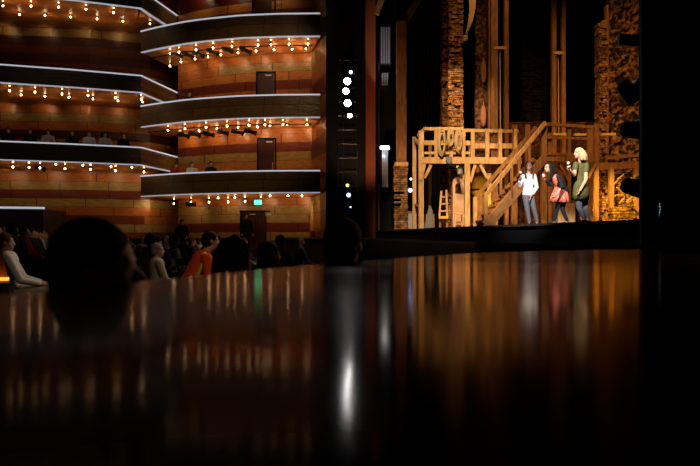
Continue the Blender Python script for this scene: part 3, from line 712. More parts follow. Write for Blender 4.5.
# staircase
t=thing('staircase',XY(505,20,STZ),'wooden staircase with handrails climbing to the right behind the women','staircase')
Bn=P(486,195,19.8);Tn=P(545.5,122.5,20.6);Bf=P(475,198,21.2);Tf=P(536,127,21.3)
dz=V((0,0,-.95))
rail(t,Bn,Tn,.08,.11,'timber','handrail'); rail(t,Bf,Tf,.08,.11,'timber_d','handrail')
gn0=V((Bn.x,Bn.y,STZ+.04)); 
gm=gn0.lerp(Tn+V((0,0,-1.05)),.62); rail(t,gn0,gm,.06,.3,'timber_p','stringer'); rail(t,gm,Tn+V((0,0,-1.05)),.06,.24,'timber_d','stringer'); rail(t,V((Bf.x,Bf.y,STZ+.04)),Tf+V((0,0,-1.05)),.06,.28,'timber_d','stringer')  # near stringer: lit lower part and dim upper part painted by timber colour
part(t,'newel_post','timber',lambda m:m.beam(V((Bn.x,Bn.y,STZ)),Bn+V((0,0,.03)),.11,.11)); part(t,'newel_post','timber',lambda m:m.beam(V((Bf.x,Bf.y,STZ)),Bf+V((0,0,.03)),.11,.11))
for k in (.42,.72):
    a=Bn.lerp(Tn,k); part(t,'baluster','timber_d',lambda m:m.beam(a+V((0,0,-1.0)),a,.08,.08))
    a=Bf.lerp(Tf,k); part(t,'baluster','timber_d',lambda m:m.beam(a+V((0,0,-1.0)),a,.08,.08))
for i in range(10):
    k=(i+.7)/10.5; a=gn0.lerp(Tn+V((0,0,-1.05)),k); b=V((Bf.x,Bf.y,STZ+.04)).lerp(Tf+V((0,0,-1.05)),k)
    part(t,'tread','timber_d',lambda m:m.beam(a+V((0,.03,.05)),b+V((0,-.03,.05)),.26,.04))
# right platform
t=thing('timber_gallery',XY(570,20.8,STZ),'upper timber gallery with railing at the head of the stairs, behind the women','platform')
for px,D,w in [(543.5,20.75,.17),(549.5,20.9,.1),(569,20.9,.1),(596,21,.13)]: post(t,px,124,D,w,'timber_d')
rail(t,P(542,124,20.7),P(597,127.5,21),.1,.09,'timber_d'); rail(t,P(545,137.5,20.8),P(596,139,21),.07,.08,'timber_d'); rail(t,P(543,157,20.8),P(598,158,21),.1,.26,'timber_d','deck_beam')
part(t,'deck','timber_d',lambda m:m.hexa([P(543,155,20.7),P(598,156,21),P(592,156,23),P(545,155,22.8),P(543,154,20.7),P(598,155,21),P(592,155,23),P(545,154,22.8)]))
for px in (536,556,582): post(t,px,160,21.6,.12,'timber_d','post')
for a,b in [((552,180),(545,165)),((560,165),(568,180)),((588,178),(596,163))]: rail(t,P(*a,20.9),P(*b,20.9),.08,.08,'timber_d','brace')
for i,(a,b,y) in enumerate([(553,566,134.5),(574,586,134.8),(601,615,134.5)]):
    mb=MB(); mb.beam(P(a,y,21.3),P(b,y,21.3),.12,.07); tag(mb.build('lit_plank',mk('lit_plank%d'%i,(.75,.45,.08),.5)),['left','middle','right'][i]+'most of three short yellow-lit planks at gallery rail height','plank')  # yellow light put into the colour of plain wooden planks
# back walls behind gallery
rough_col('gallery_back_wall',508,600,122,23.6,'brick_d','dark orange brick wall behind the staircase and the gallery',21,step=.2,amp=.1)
for i,(px,yt,w) in enumerate([(514,125,.2),(527,125,.16),(560,170,.16),(590,126,.22),(603,126,.14)]):
    mb=MB(); mb.beam(XY(px,22.9,STZ),P(px,yt,22.9),w,.14); tag(mb.build('wall_stud','timber_d'),'vertical timber stud against the brick wall behind the gallery','post','timber studs behind the gallery')
t=thing('wooden_crate',XY(563,20.2,STZ),'low pale wooden crate behind the legs of the woman in black jacket','crate')
part(t,'body','timber',lambda m:m.box((XY(556,20.2).x,20,STZ),(XY(573,20.2).x,20.4,P(0,202,20.2).z)))
part(t,'lid','timber_d',lambda m:m.box((XY(555.5,20.2).x,19.97,P(0,202,20.2).z),(XY(573.5,20.2).x,20.43,P(0,200.5,20.2).z)))
# pillar C and right side rubble
t=thing('brick_pier',XY(602,22,STZ),'narrow orange brick pier with a dark post at its right, right of the gallery','pillar')
part(t,'brickwork','brick',lambda m:brick_pile(m,XY(598,22).x,XY(606,22).x,21.9,22.3,STZ,P(0,21,22).z,bw=.13,bh=.09,jit=.09,seed=12))
part(t,'post','timber_d',lambda m:m.box((XY(606.2,22).x,22,STZ),(XY(608.6,22).x,22.2,P(0,5,22).z)))
rough_col('rubble_wall',609,662,-14,23,'rock','gold and black rough rubble wall at the right of the stage',31,ybot=168,step=.16,amp=.2)
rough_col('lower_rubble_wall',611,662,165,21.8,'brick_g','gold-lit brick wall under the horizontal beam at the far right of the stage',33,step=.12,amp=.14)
t=thing('side_lintel',P(618,166,21.3),'horizontal timber beam with orange lit edge above the gold wall','beam')
rail(t,P(598,166.5,21.4),P(652,164.5,21.4),.16,.2,'timber_d','beam'); rail(t,P(605,158,21.5),P(652,154,21.5),.1,.1,'timber_d','upper_beam'); post(t,611,166,21.3,.14,'timber_d'); post(t,636,166,21.3,.12,'timber_d')
rg=random.Random(4)
t=thing('stick_pile',P(625,200,21.2),'tangle of thin slanting sticks leaning on the gold wall','sticks')
for k in range(14):
    x=rg.uniform(612,636);y=rg.uniform(175,215);l=rg.uniform(5,11);a=rg.choice([.5,.8,-.6,2.4])+rg.uniform(-.2,.2)
    part(t,'stick','timber',lambda m:m.beam(P(x,y,21.25),P(x+l*math.cos(a),y-l*math.sin(a),21.45),.035,.035))
t=thing('stone_course',XY(622,21,STZ),'low stack of yellow-lit bricks at the foot of the gold wall','bricks')
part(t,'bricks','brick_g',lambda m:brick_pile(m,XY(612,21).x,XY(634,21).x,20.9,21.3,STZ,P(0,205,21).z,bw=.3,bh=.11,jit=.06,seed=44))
t=thing('prop_barrel',XY(479,23.0,STZ),'round yellow-lit barrel standing high behind the foot of the stairs','barrel')
part(t,'stand','timber_d',lambda m:m.box((XY(474,23).x,22.8,STZ),(XY(485,23).x,23.3,P(0,196,23).z)))
part(t,'barrel_body',mk('barrel_yellow',(.62,.36,.05),.6),lambda m:m.tube([P(479,196,23),P(479,188,23),P(479,180,23),P(479,174,23)],[.2,.26,.25,.19],16),smooth=True)
part(t,'hoop','black_metal',lambda m:m.tube([P(479,191,23),P(479,189.5,23)],[.262,.266],16))
# moving lights at right, black silhouettes on a pipe at the proscenium edge
mb=MB(); mb.cyl((5.18,12.1,STZ),(5.18,12.1,WT-.2),.04,n=10); tag(mb.build('boom_pipe','black_metal'),'black vertical boom pipe at the right edge of the stage opening','pipe')
def moving(px,py,ang,label,w=1.0):
    D=12.1; c=P(px,py,D); t=thing('moving_light',c+V((0,0,-.2)),label,'stage light')
    part(t,'arm','black_metal',lambda m:m.beam(c+V((.1,0,0)),V((5.15,D,c.z)),.06,.06))
    d=V((math.cos(ang),-.3,-math.sin(ang))).normalized()*w
    hd=part(t,'head','black_metal',lambda m:m.tube([c+d*.2,c+d*.17,c-d*.02,c-d*.16,c-d*.21],[.15,.17,.15,.13,.06],14))
    part(hd,'lens','black',lambda m:m.cyl(c+d*.2,c+d*.212,.13,n=14))
    part(t,'base','black_metal',lambda m:m.box((c.x+.1,D-.13,c.z-.1),(c.x+.32,D+.13,c.z+.2)))
moving(628,92,-.0+1.0,'topmost black moving light hanging over the right of the stage')
moving(632,130,0.05,'middle black moving light at gallery height at the right of the stage')
moving(633,187,.3,'lowest black moving light in front of the gold wall')
mb=MB(); mb.beam(P(618,40,12.1),P(640,42,12.1),.12,.2); tag(mb.build('black_baffle','black_metal'),'dark flag shade high on the boom pipe at the right','shade')
# equipment slot on near proscenium
t=thing('equipment_strip',V((P(657,224,11).x,10.98,0)),'narrow vertical strip of small dim panels and marks on the black wall at far right','equipment')
def pl(name,xa,xb,ya,yb,mat,D=11.05):
    a=P(xa,ya,D);b=P(xb,yb,D); part(t,name,mat,lambda m:m.box((a.x,a.y,b.z),(b.x,a.y+.05,a.z)))
part(t,'backing','black',lambda m:m.box((P(654,0,11.08).x,11.08,.4),(P(660,0,11.08).x,11.11,P(0,-10,11.1).z)))
M['dimglow']=mk('dim_panel',(.3,.2,.1),.5,0,.5,(.6,.35,.12),.28); M['dimwhite']=mk('dim_white_label',(.6,.6,.65),.5,0,.5,(.8,.75,.9),.3); M['cyan']=mk('cyan_marks',(.5,.9,.9),.5,0,.5,(.55,.9,.95),.5)
pl('amber_panel',653,655,51,68,'dimglow'); pl('label_plate',653,656.5,96,99,'dimwhite'); pl('label_plate',653.5,657,107,113,'dimwhite'); pl('amber_panel',653.5,656.5,114,120,'dimglow'); pl('label_plate',655.5,658.5,182,184,'dimwhite')
rg=random.Random(8)
def glyphs(m,x,ys):
    for y in ys:
        for k in range(3):
            a=P(x+rg.uniform(-.9,.9),y+rg.uniform(-.9,.9),11.04); 
            if k==0: b=a+V((.035,0,0))
            elif k==1: b=a+V((0,0,.032))
            else: b=a+V((.025,0,.025))
            m.beam(a,b,.009,.009,V((0,1,0)))
part(t,'lettering','cyan',lambda m:(glyphs(m,655.8,[203,206,209,212,215]),glyphs(m,658,[204,207,210,213,216])))

# ================================================================ PEOPLE
def hand(m,wrist,dirv,palmn,curl=.5,grip=None,s=1.0,side=1):
    d=V(dirv).normalized(); n=V(palmn); n=(n-d*n.dot(d)).normalized(); x=d.cross(n)*side
    pe=wrist+d*.085*s
    m.cap(wrist,.024*s,pe,.036*s,wide=x,flat=.42)
    for i,(o,l) in enumerate([(-.03,.065),(-.01,.075),(.01,.07),(.03,.055)]):
        b=pe+x*o*s; c1=b+(d*math.cos(curl)+n*math.sin(curl))*l*.5*s; c2=c1+(d*math.cos(curl*2.4)+n*math.sin(curl*2.4))*l*.5*s
        m.cap(b,.0092*s,c1,.0088*s,n=8); m.cap(c1,.0088*s,c2,.0075*s,n=8)
    tb=wrist+d*.025*s-x*.025*s; t1=tb+(d*.5-x*.7+n*.4).normalized()*.035*s; t2=t1+(d*.8+n*.5-x*.1).normalized()*.03*s
    m.cap(tb,.013*s,t1,.0105*s,n=8); m.cap(t1,.0105*s,t2,.0085*s,n=8)
def headmesh(m,c,face,up=V((0,0,1)),s=1.0):
    """c = centre of skull, face = forward direction"""
    f=V(face).normalized(); u=(up-f*up.dot(f)).normalized(); r=f.cross(u)
    R=Matrix((r,f,u)).transposed()
    def q(a,b,c_): return c+R@V((a,b,c_))*s
    m.ell(q(0,-.012,.02),(.074*s,.094*s,.092*s),20,14,R)
    m.ell(q(0,.03,-.045),(.055*s,.06*s,.075*s),16,10,R)
    m.ell(q(0,.055,-.095),(.03*s,.03*s,.022*s),10,8,R)
    m.cap(q(0,.083,.0),.010*s,q(0,.103,-.03),.014*s,n=8)
    m.cap(q(-.018,.078,-.066),.009*s,q(.018,.078,-.066),.009*s,n=8)
    m.cap(q(-.018,.077,-.078),.008*s,q(.018,.077,-.078),.008*s,n=8)
    for sx in (-1,1):
        m.ell(q(.076*sx,-.012,-.01),(.01*s,.022*s,.032*s),8,6,R); m.ell(q(.034*sx,.073,.022),(.02*s,.012*s,.009*s),8,6,R)
    return q,R
def face_parts(parent,c,face,up=V((0,0,1)),s=1.0):
    f=V(face).normalized(); u=(up-f*up.dot(f)).normalized(); r=f.cross(u); R=Matrix((r,f,u)).transposed()
    for sx in (-1,1): part(parent,'eye','c_black',lambda m:m.ell(c+R@V((.03*sx,.083,.004))*s,(.011*s,.007*s,.007*s),8,6,R),smooth=True)
    part(parent,'mouth',M['lips'],lambda m:m.ell(c+R@V((0,.088,-.072))*s,(.02*s,.006*s,.006*s),8,6,R),smooth=True)
M['lips']=mk('lips',(.35,.08,.07),.5)
def mic(hand_c,tip,label):
    d=(tip-hand_c).normalized(); t=thing('microphone',hand_c-d*.06,label,'microphone')
    part(t,'grip','black_metal',lambda m:m.cyl(hand_c-d*.08,tip-d*.03,.014,.019,n=10)); part(t,'grille','white',lambda m:m.ell(tip,(.03,.03,.034),12,8),smooth=True)
# --- woman A, white blouse
def J(D0):
    return lambda x,y,dd=0: P(x,y,D0+dd)
def performer_a():
    j=J(17.5); X=V((1,0,0))
    hips=j(528,195); base=XY(531,17.5,STZ)
    t=thing('person',base,'woman in loose white blouse and dark jeans, long brown hair, singing into a microphone','person')
    hc=j(528.8,166.3); fd=V((-.25,-1,.2))
    hl=(j(519.5,186,-.05),j(518.5,179.5,-.22)); hr=(j(536.8,187.5,.0),j(531.2,196,-.17))
    sl,sr=j(523.2,176.2),j(534.2,176.2)
    kl,kr=j(527,209,-.03),j(533.8,209,-.03); al,ar=XY(529.3,17.5,STZ+.07),XY(537,17.55,STZ+.07)
    def body(m):
        headmesh(m,hc,fd)
        m.cap(j(528.5,171),.045,j(528.5,175),.05); m.cap(j(528.5,178),.13,j(528.3,188),.10,X,.62); m.cap(j(528,190),.12,j(528,195),.14,X,.68)
        for s_,(e,h) in ((sl,hl),(sr,hr)): m.cap(s_,.045,e,.034); m.cap(e,.034,h,.023)
        hand(m,hl[1],V((.1,-.3,1)),V((1,-.2,.2)),1.0); hand(m,hr[1],V((-.4,-.3,-1)),V((-1,0,.2)),.4)
        for h,k,a in ((j(525.6,196),kl,al),(j(530.8,196),kr,ar)):
            m.cap(h,.078,k,.05); m.cap(k,.05,a,.034); m.cap(a+V((0,.03,-.03)),.034,a+V((.01,-.14,-.045)),.025)
    part(t,'body','skin',body,remesh=.0085)
    def top(m):
        m.cap(j(528.6,177),.138,j(528.3,187),.125,X,.68); m.cap(j(528.3,187),.125,j(528.5,194),.165,X,.66); 
        for s_,e,h in ((sl,hl[0],hl[1]),(sr,hr[0],hr[1])): m.cap(s_,.06,e,.05); m.cap(e,.05,e.lerp(h,.72),.042)
    part(t,'blouse','c_white',top,remesh=.012)
    def jeans(m):
        m.cap(j(528,193),.13,j(528,196),.145,X,.7)
        for h,k,a in ((j(525.6,196),kl,al),(j(530.8,196),kr,ar)): m.cap(h,.09,k,.062); m.cap(k,.062,a+V((0,0,.03)),.046)
    part(t,'jeans','c_tights',jeans,remesh=.012)
    for a in (al,ar): part(t,'shoe','c_black',lambda m:m.cap(a+V((0,.035,-.035)),.042,a+V((.01,-.15,-.045)),.033),remesh=.01)
    def hair(m):
        m.ell(hc+V((.0,.05,.035)),(.09,.085,.09)); 
        for sx in (-1,1):
            for k in range(3):
                m.cap(hc+V((sx*.08,.05-.015*k,.03)),.026,hc+V((sx*(.115),.03-.02*k,-.14)),.03); m.cap(hc+V((sx*.115,.03-.02*k,-.14)),.03,hc+V((sx*(.10-.01*k),-.05-.03*k,-.31)),.018)
    part(t,'hair','h_brown',hair,remesh=.012); face_parts(t,hc,fd)
    mic(j(518.6,177.5,-.26),j(520.5,172.5,-.3),'microphone held up by the woman in the white blouse')
def performer_b():
    j=J(16.5); X=V((1,0,0))
    t=thing('person',XY(559,16.5,STZ),'dark-haired woman in black jacket and coral dress leaning forward to sing','person')
    hc=j(548.3,167.5); fd=V((-1,-.35,-.15))
    sl,sr=j(553,174,-.12),j(556.5,175,.12)
    hl=(j(549,184,-.25),j(544.6,178.5,-.25)); hr=(j(562,186.5,-.3),j(556.5,194.5,-.42))
    sr=j(558.5,176.5,-.14); sl=j(552.5,174.5,.1); hl=(j(550,184.5,-.05),j(545.5,179,-.12))
    ch=j(556,178.5); wa=j(561,189); hp=j(561.5,195)
    al,ar=XY(554,16.5,STZ+.07),XY(567,16.55,STZ+.07); kl,kr=j(557,209,-.03),j(562.5,209,.03)
    ax=V((.3,1,0))
    legs=((j(559,198,-.07),kl,al),(j(563.5,198,.07),kr,ar))
    def body(m):
        headmesh(m,hc,fd,s=1.0)
        m.cap(j(550.8,171.5),.045,j(553.8,175),.05); m.cap(ch,.125,wa,.10,ax,.7); m.cap(wa,.12,hp,.14,ax,.75)
        for s_,(e,h) in ((sl,hl),(sr,hr)): m.cap(s_,.045,e,.036); m.cap(e,.034,h,.023)
        hand(m,hl[1],V((-.6,-.2,.8)),V((-.3,-1,0)),1.0); hand(m,hr[1],V((-.7,-.2,-.8)),V((-.6,.5,.3)),.5)
        for h,k,a in legs: m.cap(h,.078,k,.05); m.cap(k,.05,a,.034); m.cap(a+V((.03,0,-.03)),.034,a+V((-.13,-.04,-.045)),.025)
    part(t,'body','skin',body,remesh=.0085)
    def dress(m):
        m.cap(ch+V((-.03,-.03,0)),.128,wa,.125,ax,.78); m.cap(wa,.125,j(560,190),.13,ax,.85)
    drb=part(t,'dress',M['coral_pat'],dress,remesh=.013)
    def skirt(m):
        rs=[]
        for c,r in ((j(560.3,188),.135),(j(560.3,192),.17),(j(559.8,197),.205),(j(559.2,202.5),.235),(j(559.2,202.3),.20),(j(560,196),.16)):
            rs.append([c+V((math.cos(a)*r*(1+.06*math.sin(9*a)),math.sin(a)*r*.8*(1+.06*math.sin(9*a)),-.02*math.cos(a))) for a in [2*math.pi*i/48 for i in range(48)]])
        m.rings(rs)
    part(drb,'skirt',M['coral_pat'],skirt,smooth=True)
    def jack(m):
        m.cap(ch+V((.03,.03,.02)),.14,j(562,188,.05),.135,ax,.72)
        for s_,(e,h),f in ((sl,hl,.75),(sr,hr,.25)): m.cap(s_,.062,e,.052); m.cap(e,.05,e.lerp(h,f),.045)
        m.cap(j(560,184,-.1),.09,j(567.5,191,-.03),.06)
    part(t,'jacket','c_black',jack,remesh=.012)
    def legg(m):
        for h,k,a in legs: m.cap(h,.085,k,.058); m.cap(k,.058,a+V((0,0,.02)),.042)
    part(t,'leggings','c_black',legg,remesh=.013)
    for a in (al,ar): part(t,'shoe','c_black',lambda m:m.cap(a+V((.035,0,-.035)),.042,a+V((-.14,-.04,-.045)),.033),remesh=.01)
    def hair(m):
        m.ell(hc+V((.022,.02,.04)),(.098,.097,.09)); m.ell(hc+V((-.03,.01,.085)),(.055,.07,.03)); 
        for k in range(5):
            o=V((.03+.02*k,-.09+.02*k,.0)); m.cap(hc+o,.035,hc+o+V((.015,-.02,-.16)),.035); m.cap(hc+o+V((.015,-.02,-.16)),.035,hc+o+V((-.01+.02*k,-.03,-.30)),.02)
        m.cap(hc+V((.09,0,.02)),.06,hc+V((.17,0,-.1)),.05)
    part(t,'hair','h_black',hair,remesh=.012); face_parts(t,hc,fd)
    mic(j(545,177.6,-.14),j(543.3,175.2,-.16),'microphone at the mouth of the leaning woman in the black jacket')
def performer_c():
    j=J(15.0); X=V((.75,.6,0))
    t=thing('person',XY(584,15,STZ),'blonde woman in short olive green dress and dark tights holding a microphone','person')
    hc=j(578.5,153.2); fd=V((-1,-.3,.05))
    sl=j(575.8,164.5,-.1); sr=j(586,164.8,-.02)
    hl=(j(574.3,175,-.2),j(570,170.2,-.32)); hr=(j(585.8,180,-.17),j(580,190.5,-.24))
    al,ar=XY(584,14.95,STZ+.07),XY(588.5,15.1,STZ+.07); kl,kr=j(579.5,208,-.05),j(585.5,208,.05)
    legs=((j(578,196,-.06),kl,al),(j(583.5,196,.06),kr,ar))
    def body(m):
        headmesh(m,hc,fd)
        m.cap(j(580,158.5),.05,j(581,163),.055); m.cap(j(581,168),.13,j(580.8,178),.11,X,.72); m.cap(j(580.8,182),.13,j(580.8,191),.15,X,.75)
        for s_,(e,h) in ((sl,hl),(sr,hr)): m.cap(s_,.05,e,.041); m.cap(e,.04,h,.026)
        hand(m,hl[1],V((-.4,-.1,1)),V((-.3,-1,0)),1.1); hand(m,hr[1],V((-.5,-.2,-1)),V((-.6,.5,.2)),.35)
        for h,k,a in legs: m.cap(h,.085,k,.056); m.cap(k,.06,a,.036); m.cap(a+V((.03,0,-.03)),.034,a+V((-.13,-.05,-.045)),.025)
    part(t,'body','skin',body,remesh=.0085)
    def dress(m):
        m.cap(j(581,167.3),.145,j(580.8,178),.125,X,.78); m.cap(j(580.8,178),.13,j(580.8,185),.155,X,.82)
        for s_,(e,h) in ((sl,hl),(sr,hr)): m.cap(s_,.066,s_.lerp(e,.45),.062)
    dr=part(t,'dress','c_olive',dress,remesh=.012)
    def skirt(m):
        u=V((.78,.62,0)); w_=V((-.62,.78,0)); rs=[]
        for c,r in ((j(580.8,181),.145),(j(580.8,187),.185),(j(580.7,194),.205),(j(580.6,200),.21),(j(580.6,199.8),.18),(j(580.7,190),.14)):
            rs.append([c+u*math.cos(a)*r*(1+.03*math.sin(7*a))+w_*math.sin(a)*r*.8 for a in [2*math.pi*i/42 for i in range(42)]])
        m.rings(rs)
    part(dr,'skirt','c_olive',skirt,smooth=True)
    part(dr,'belt','c_black',lambda m:m.rings([[j(580.8,y)+V((.75,.6,0)).normalized()*.13*math.cos(a)+V((-.6,.75,0)).normalized()*.1*math.sin(a) for a in [2*math.pi*i/20 for i in range(20)]] for y in (178.4,179.8)]))
    def ti(m):
        for h,k,a in legs: m.cap(h,.092,k,.064); m.cap(k,.068,a+V((0,0,.02)),.043)
    part(t,'tights','c_tights',ti,remesh=.013)
    for a in (al,ar): part(t,'shoe','c_black',lambda m:m.cap(a+V((.035,0,-.035)),.042,a+V((-.14,-.05,-.045)),.033),remesh=.01)
    def hair(m):
        m.ell(hc+V((.025,.02,.035)),(.105,.1,.095))
        rg=random.Random(2)
        for k in range(12):
            a=-1.9+k*.33; o=V((.03+.085*math.cos(a),.1*math.sin(a),.02)); 
            if o.x<-.02: continue
            m.cap(hc+o,.04,hc+o*1.25+V((rg.uniform(-.01,.02),0,-.1)),.042); m.cap(hc+o*1.25+V((.01,0,-.1)),.042,hc+o*1.35+V((rg.uniform(-.02,.03),0,-.18)),.028)
    part(t,'hair','h_blond',hair,remesh=.012); face_parts(t,hc,fd)
    mic(j(569.2,168.2,-.34),j(568.2,163.2,-.34),'microphone held by the blonde woman in the olive dress')
m_,nt,b_=newmat('coral_print'); v=nt.nodes.new('ShaderNodeTexVoronoi'); v.inputs['Scale'].default_value=22; tcn=nt.nodes.new('ShaderNodeTexCoord'); nt.links.new(tcn.outputs['Object'],v.inputs['Vector'])
rr=ramp(nt,[(.18,(.75,.5,.42)),(.3,(.66,.13,.08))]); nt.links.new(v.outputs['Distance'],rr.inputs[0]); nt.links.new(rr.outputs[0],b_.inputs['Base Color']); b_.inputs['Roughness'].default_value=.8
M['coral_pat']=m_
performer_a(); performer_b(); performer_c()

m_,nt,b_=newmat('black_white_blocks'); v=nt.nodes.new('ShaderNodeTexChecker'); v.inputs['Scale'].default_value=7; v.inputs[1].default_value=(.01,.01,.01,1); v.inputs[2].default_value=(.6,.6,.6,1); tcn=nt.nodes.new('ShaderNodeTexCoord'); nt.links.new(tcn.outputs['Object'],v.inputs['Vector']); nt.links.new(v.outputs[0],b_.inputs['Base Color']); b_.inputs['Roughness'].default_value=.85
M['bw']=m_
# --- audience: seated figure facing +x, seat height .45
def seated(label,shirt,hair,skin='skin',trouser='c_black',vox=.022,long=False,headturn=0.0,lean=0.0,short=False,name='person',stand=False):
    t=thing(name,V((0,0,0)),label,'person'); U=.42 if stand else 0
    hc=V((lean*.9,0,1.17+U)); fd=V((math.cos(headturn),math.sin(headturn),0)); Y=V((0,1,0))
    def legs():
        for s_ in (-1,1):
            if stand: yield s_,V((-.01,.09*s_,.93)),V((.02,.1*s_,.5)),V((0,.11*s_,.09))
            else: yield s_,V((.02,.09*s_,.53)),V((.45,.12*s_,.52)),V((.43,.13*s_,.09))
    def arms(m,k,full=True):
        for s_ in (-1,1):
            sh=V((lean*.6,.19*s_,.96+U)); e=V((.1+lean*.3,.24*s_,.69+U)) if not stand else V((0,.25*s_,1.1)); h=V((.33,.12*s_,.62)) if not stand else V((.1,.25*s_,.86))
            m.cap(sh,.05+k,e,.04+k); m.cap(e,.038+k,e.lerp(h,1 if full else .75),.028+k)
    def body(m):
        headmesh(m,hc,fd); m.cap(V((-.02+lean*.9,0,1.08+U)),.055,V((-.02+lean*.7,0,1.0+U)),.06)
        m.cap(V((-.02+lean*.55,0,.92+U)),.17,V((-.03,0,.62+U)),.15,Y,.62); m.cap(V((-.03,0,.6+U)),.15,V((-.02,0,.54+U)),.16,Y,.7)
        arms(m,0)
        for s_,hp,k,a in legs():
            if stand: hand(m,V((.1,.25*s_,.86)),V((.3,0,-1)),V((1,0,0)),.4)
            else: hand(m,V((.33,.12*s_,.62)),V((1,-.3*s_,-.1)),V((0,0,-1)),.4)
            m.cap(hp,.085,k,.06); m.cap(k,.058,a,.04); m.cap(a+V((-.03,0,-.04)),.035,a+V((.15,0,-.055)),.028)
    part(t,'body',skin,body,remesh=vox)
    def sh(m):
        m.cap(V((-.02+lean*.6,0,.94+U)),.19,V((-.03,0,.6+U)),.165,Y,.66); arms(m,.014,not short)
    part(t,'shirt',shirt,sh,remesh=max(vox,.016))
    def tr(m):
        m.cap(V((-.03,0,.56+U)),.165,V((-.0,0,.54+U)),.17,Y,.72)
        for s_,hp,k,a in legs(): m.cap(hp,.1,k,.075); m.cap(k,.072,a,.052)
    part(t,'trousers',trouser,tr,remesh=max(vox,.018))
    R=Matrix.Rotation(headturn,3,'Z')
    def ha(m):
        m.ell(hc+R@V((-.022,0,.034)),(.098,.086,.092),20,14)
        m.ell(hc+R@V((-.05,0,-.02)),(.068,.078,.075),16,10)
        if long:
            for k in range(-3,4): m.cap(hc+R@V((-.04,.03*k,.0)),.04,hc+R@V((-.06,.035*k,-.26)),.035)
    part(t,'hair',hair,ha,remesh=min(vox,.012))
    if vox<.015:
        part(t,'trainers','c_black',lambda m:[m.cap(a+V((-.04,0,-.045)),.045,a+V((.15,0,-.05)),.038) for s_,hp,k,a in legs()],remesh=.015)
    return t
def theatre_seat():
    t=thing('stall_chair',V((0,0,0)),'x','chair')
    part(t,'seat_cushion','seat',lambda m:m.box((-.2,-.24,.33),(.24,.24,.42)),bevel=.03)
    part(t,'backrest','seat',lambda m:m.hexa([(-.26,-.25,.3),(-.17,-.25,.3),(-.17,.25,.3),(-.26,.25,.3),(-.36,-.24,.93),(-.29,-.24,.93),(-.29,.24,.93),(-.36,.24,.93)]),bevel=.025)
    for s_ in (-1,1): part(t,'arm_panel','black',lambda m:m.box((-.22,.255*s_-.02,0),(.14,.255*s_+.02,.58)),bevel=.01)
    return t
TH=math.atan2(SD.y,SD.x)
seat0=theatre_seat(); ST=tree(seat0); seat_used=[False]
def put_seat(loc,rz,label='dark red upholstered chair in the unlit stalls, mostly hidden by its sitter',group='upholstered chairs in the stalls'):
    if not seat_used[0]:
        seat_used[0]=True; seat0.location=loc; seat0.rotation_euler=(0,0,rz); seat0['label']=label; seat0['group']=group
    else: dup(ST,loc,rz,None,label,group)
protos=[seated('a',s,h,sk,tr,long=lg_) for s,h,sk,tr,lg_ in [('c_black','h_black','skin','c_black',False),('c_navy','h_brown','skin','c_denim',True),('c_grey','h_grey','skin','c_black',False)]]
PT=[tree(p) for p in protos]; pused=[False]*3
variants=[('dark clothes','c_black','h_black',0),('navy top and long brown hair','c_navy','h_brown',1),('grey top and grey hair','c_grey','h_grey',2),
 ('red top','c_red','h_brown',0),('pale shirt','c_white','h_brown',0),('cream blouse and long hair','c_cream','h_black',1),('light blue top','c_blue','h_blond',1)]
def put_person(kind,loc,rz,label=None,group=None):
    w,s,h,k=variants[kind]
    label=label or 'person in %s, seated in the dim stalls'%w
    group=group or 'audience members in '+w
    if not pused[k] and (k,kind) in ((0,0),(1,1),(2,2)):
        pused[k]=True; o=protos[k]; o.location=loc; o.rotation_euler=(0,0,rz); o['label']=label; o['group']=group; return o
    return dup(PT[k],loc,rz,None,label,group,swap={'shirt':s,'hair':h})
occupied=[]
rgA=random.Random(19)
cnt=0
for r in range(0,11):
    s=4.6-r*.98
    for q in range(0,44):
        l=5.2+q*.58+(r%2)*.29
        p=SD*s+LD*l
        if p.y<12.5: continue
        px=350+F*p.x/p.y
        if px<-14 or px>306: continue
        if p.y>27.6-(.0 if px>60 else 2.9) : continue
        if p.y>26 and px>290: continue
        if p.y<16 and px>140 and rgA.random()<.5: continue
        # thin the rows that nothing shows of
        if p.y<8.5 and px<70: continue
        if rgA.random()<.38: continue
        z=zfl(p); cnt+=1
        jit=V((rgA.uniform(-.04,.04),rgA.uniform(-.04,.04),0)); rz=TH+rgA.uniform(-.25,.25)
        kind=rgA.choices(range(7),[10,4,3,1.6,1.4,1.2,1])[0]
        loc=V((p.x,p.y,z))
        put_seat(loc,TH); put_person(kind,loc+jit+V((0,0,-.0)),rz)
print('audience',cnt)
# named audience near the ledge
def near(px,ytop,D,label,rz,**k):
    t=seated(label,**k); hz=CZ+(HZ-ytop)/F*D; z=hz-1.30
    p=XY(px,D); f=max(z,0); t.location=V((p.x,p.y,z)); t.rotation_euler=(0,0,rz); 
    put_seat(V((p.x,p.y,z)),rz,'theatre seat under '+label.split(',')[0],None) if False else None
    return t
near(99,214.5,1.62,'dark-haired person seen from behind at left, huge dark head above the ledge, ear visible',TH-.15,shirt='c_black',hair='h_black',vox=.009,headturn=-.05)
near(344,216,3.0,'person with short tousled brown hair in front of the black tower, back to camera',TH+.9,shirt='c_black',hair='h_brown',vox=.009)
near(236,235,3.6,'person with long black hair hiding the face, right of the orange jacket',TH+.5,shirt='c_black',hair='h_black',vox=.012,long=True)
hv=near(189,230,8.3,'person in an orange-red jacket with a yellow stripe, slouching, dark hair',TH,shirt='c_hiviz',hair='h_black',vox=.012,lean=.3)
part([c for c in kids(hv) if c.name.startswith('shirt')][0],'yellow_stripe','c_yellow',lambda m:m.tube([absloc(hv)+V(q) for q in [(.16,-.17,1.03),(.15,-.2,.93),(.09,-.2,.8),(.02,-.18,.66)]],.022,6),smooth=True)
near(17,232,8.8,'man in a white T-shirt and pale trousers seated at far left, arm on his lap',TH,shirt='c_white',hair='h_brown',trouser='c_khaki',vox=.012,short=True,lean=-.14)
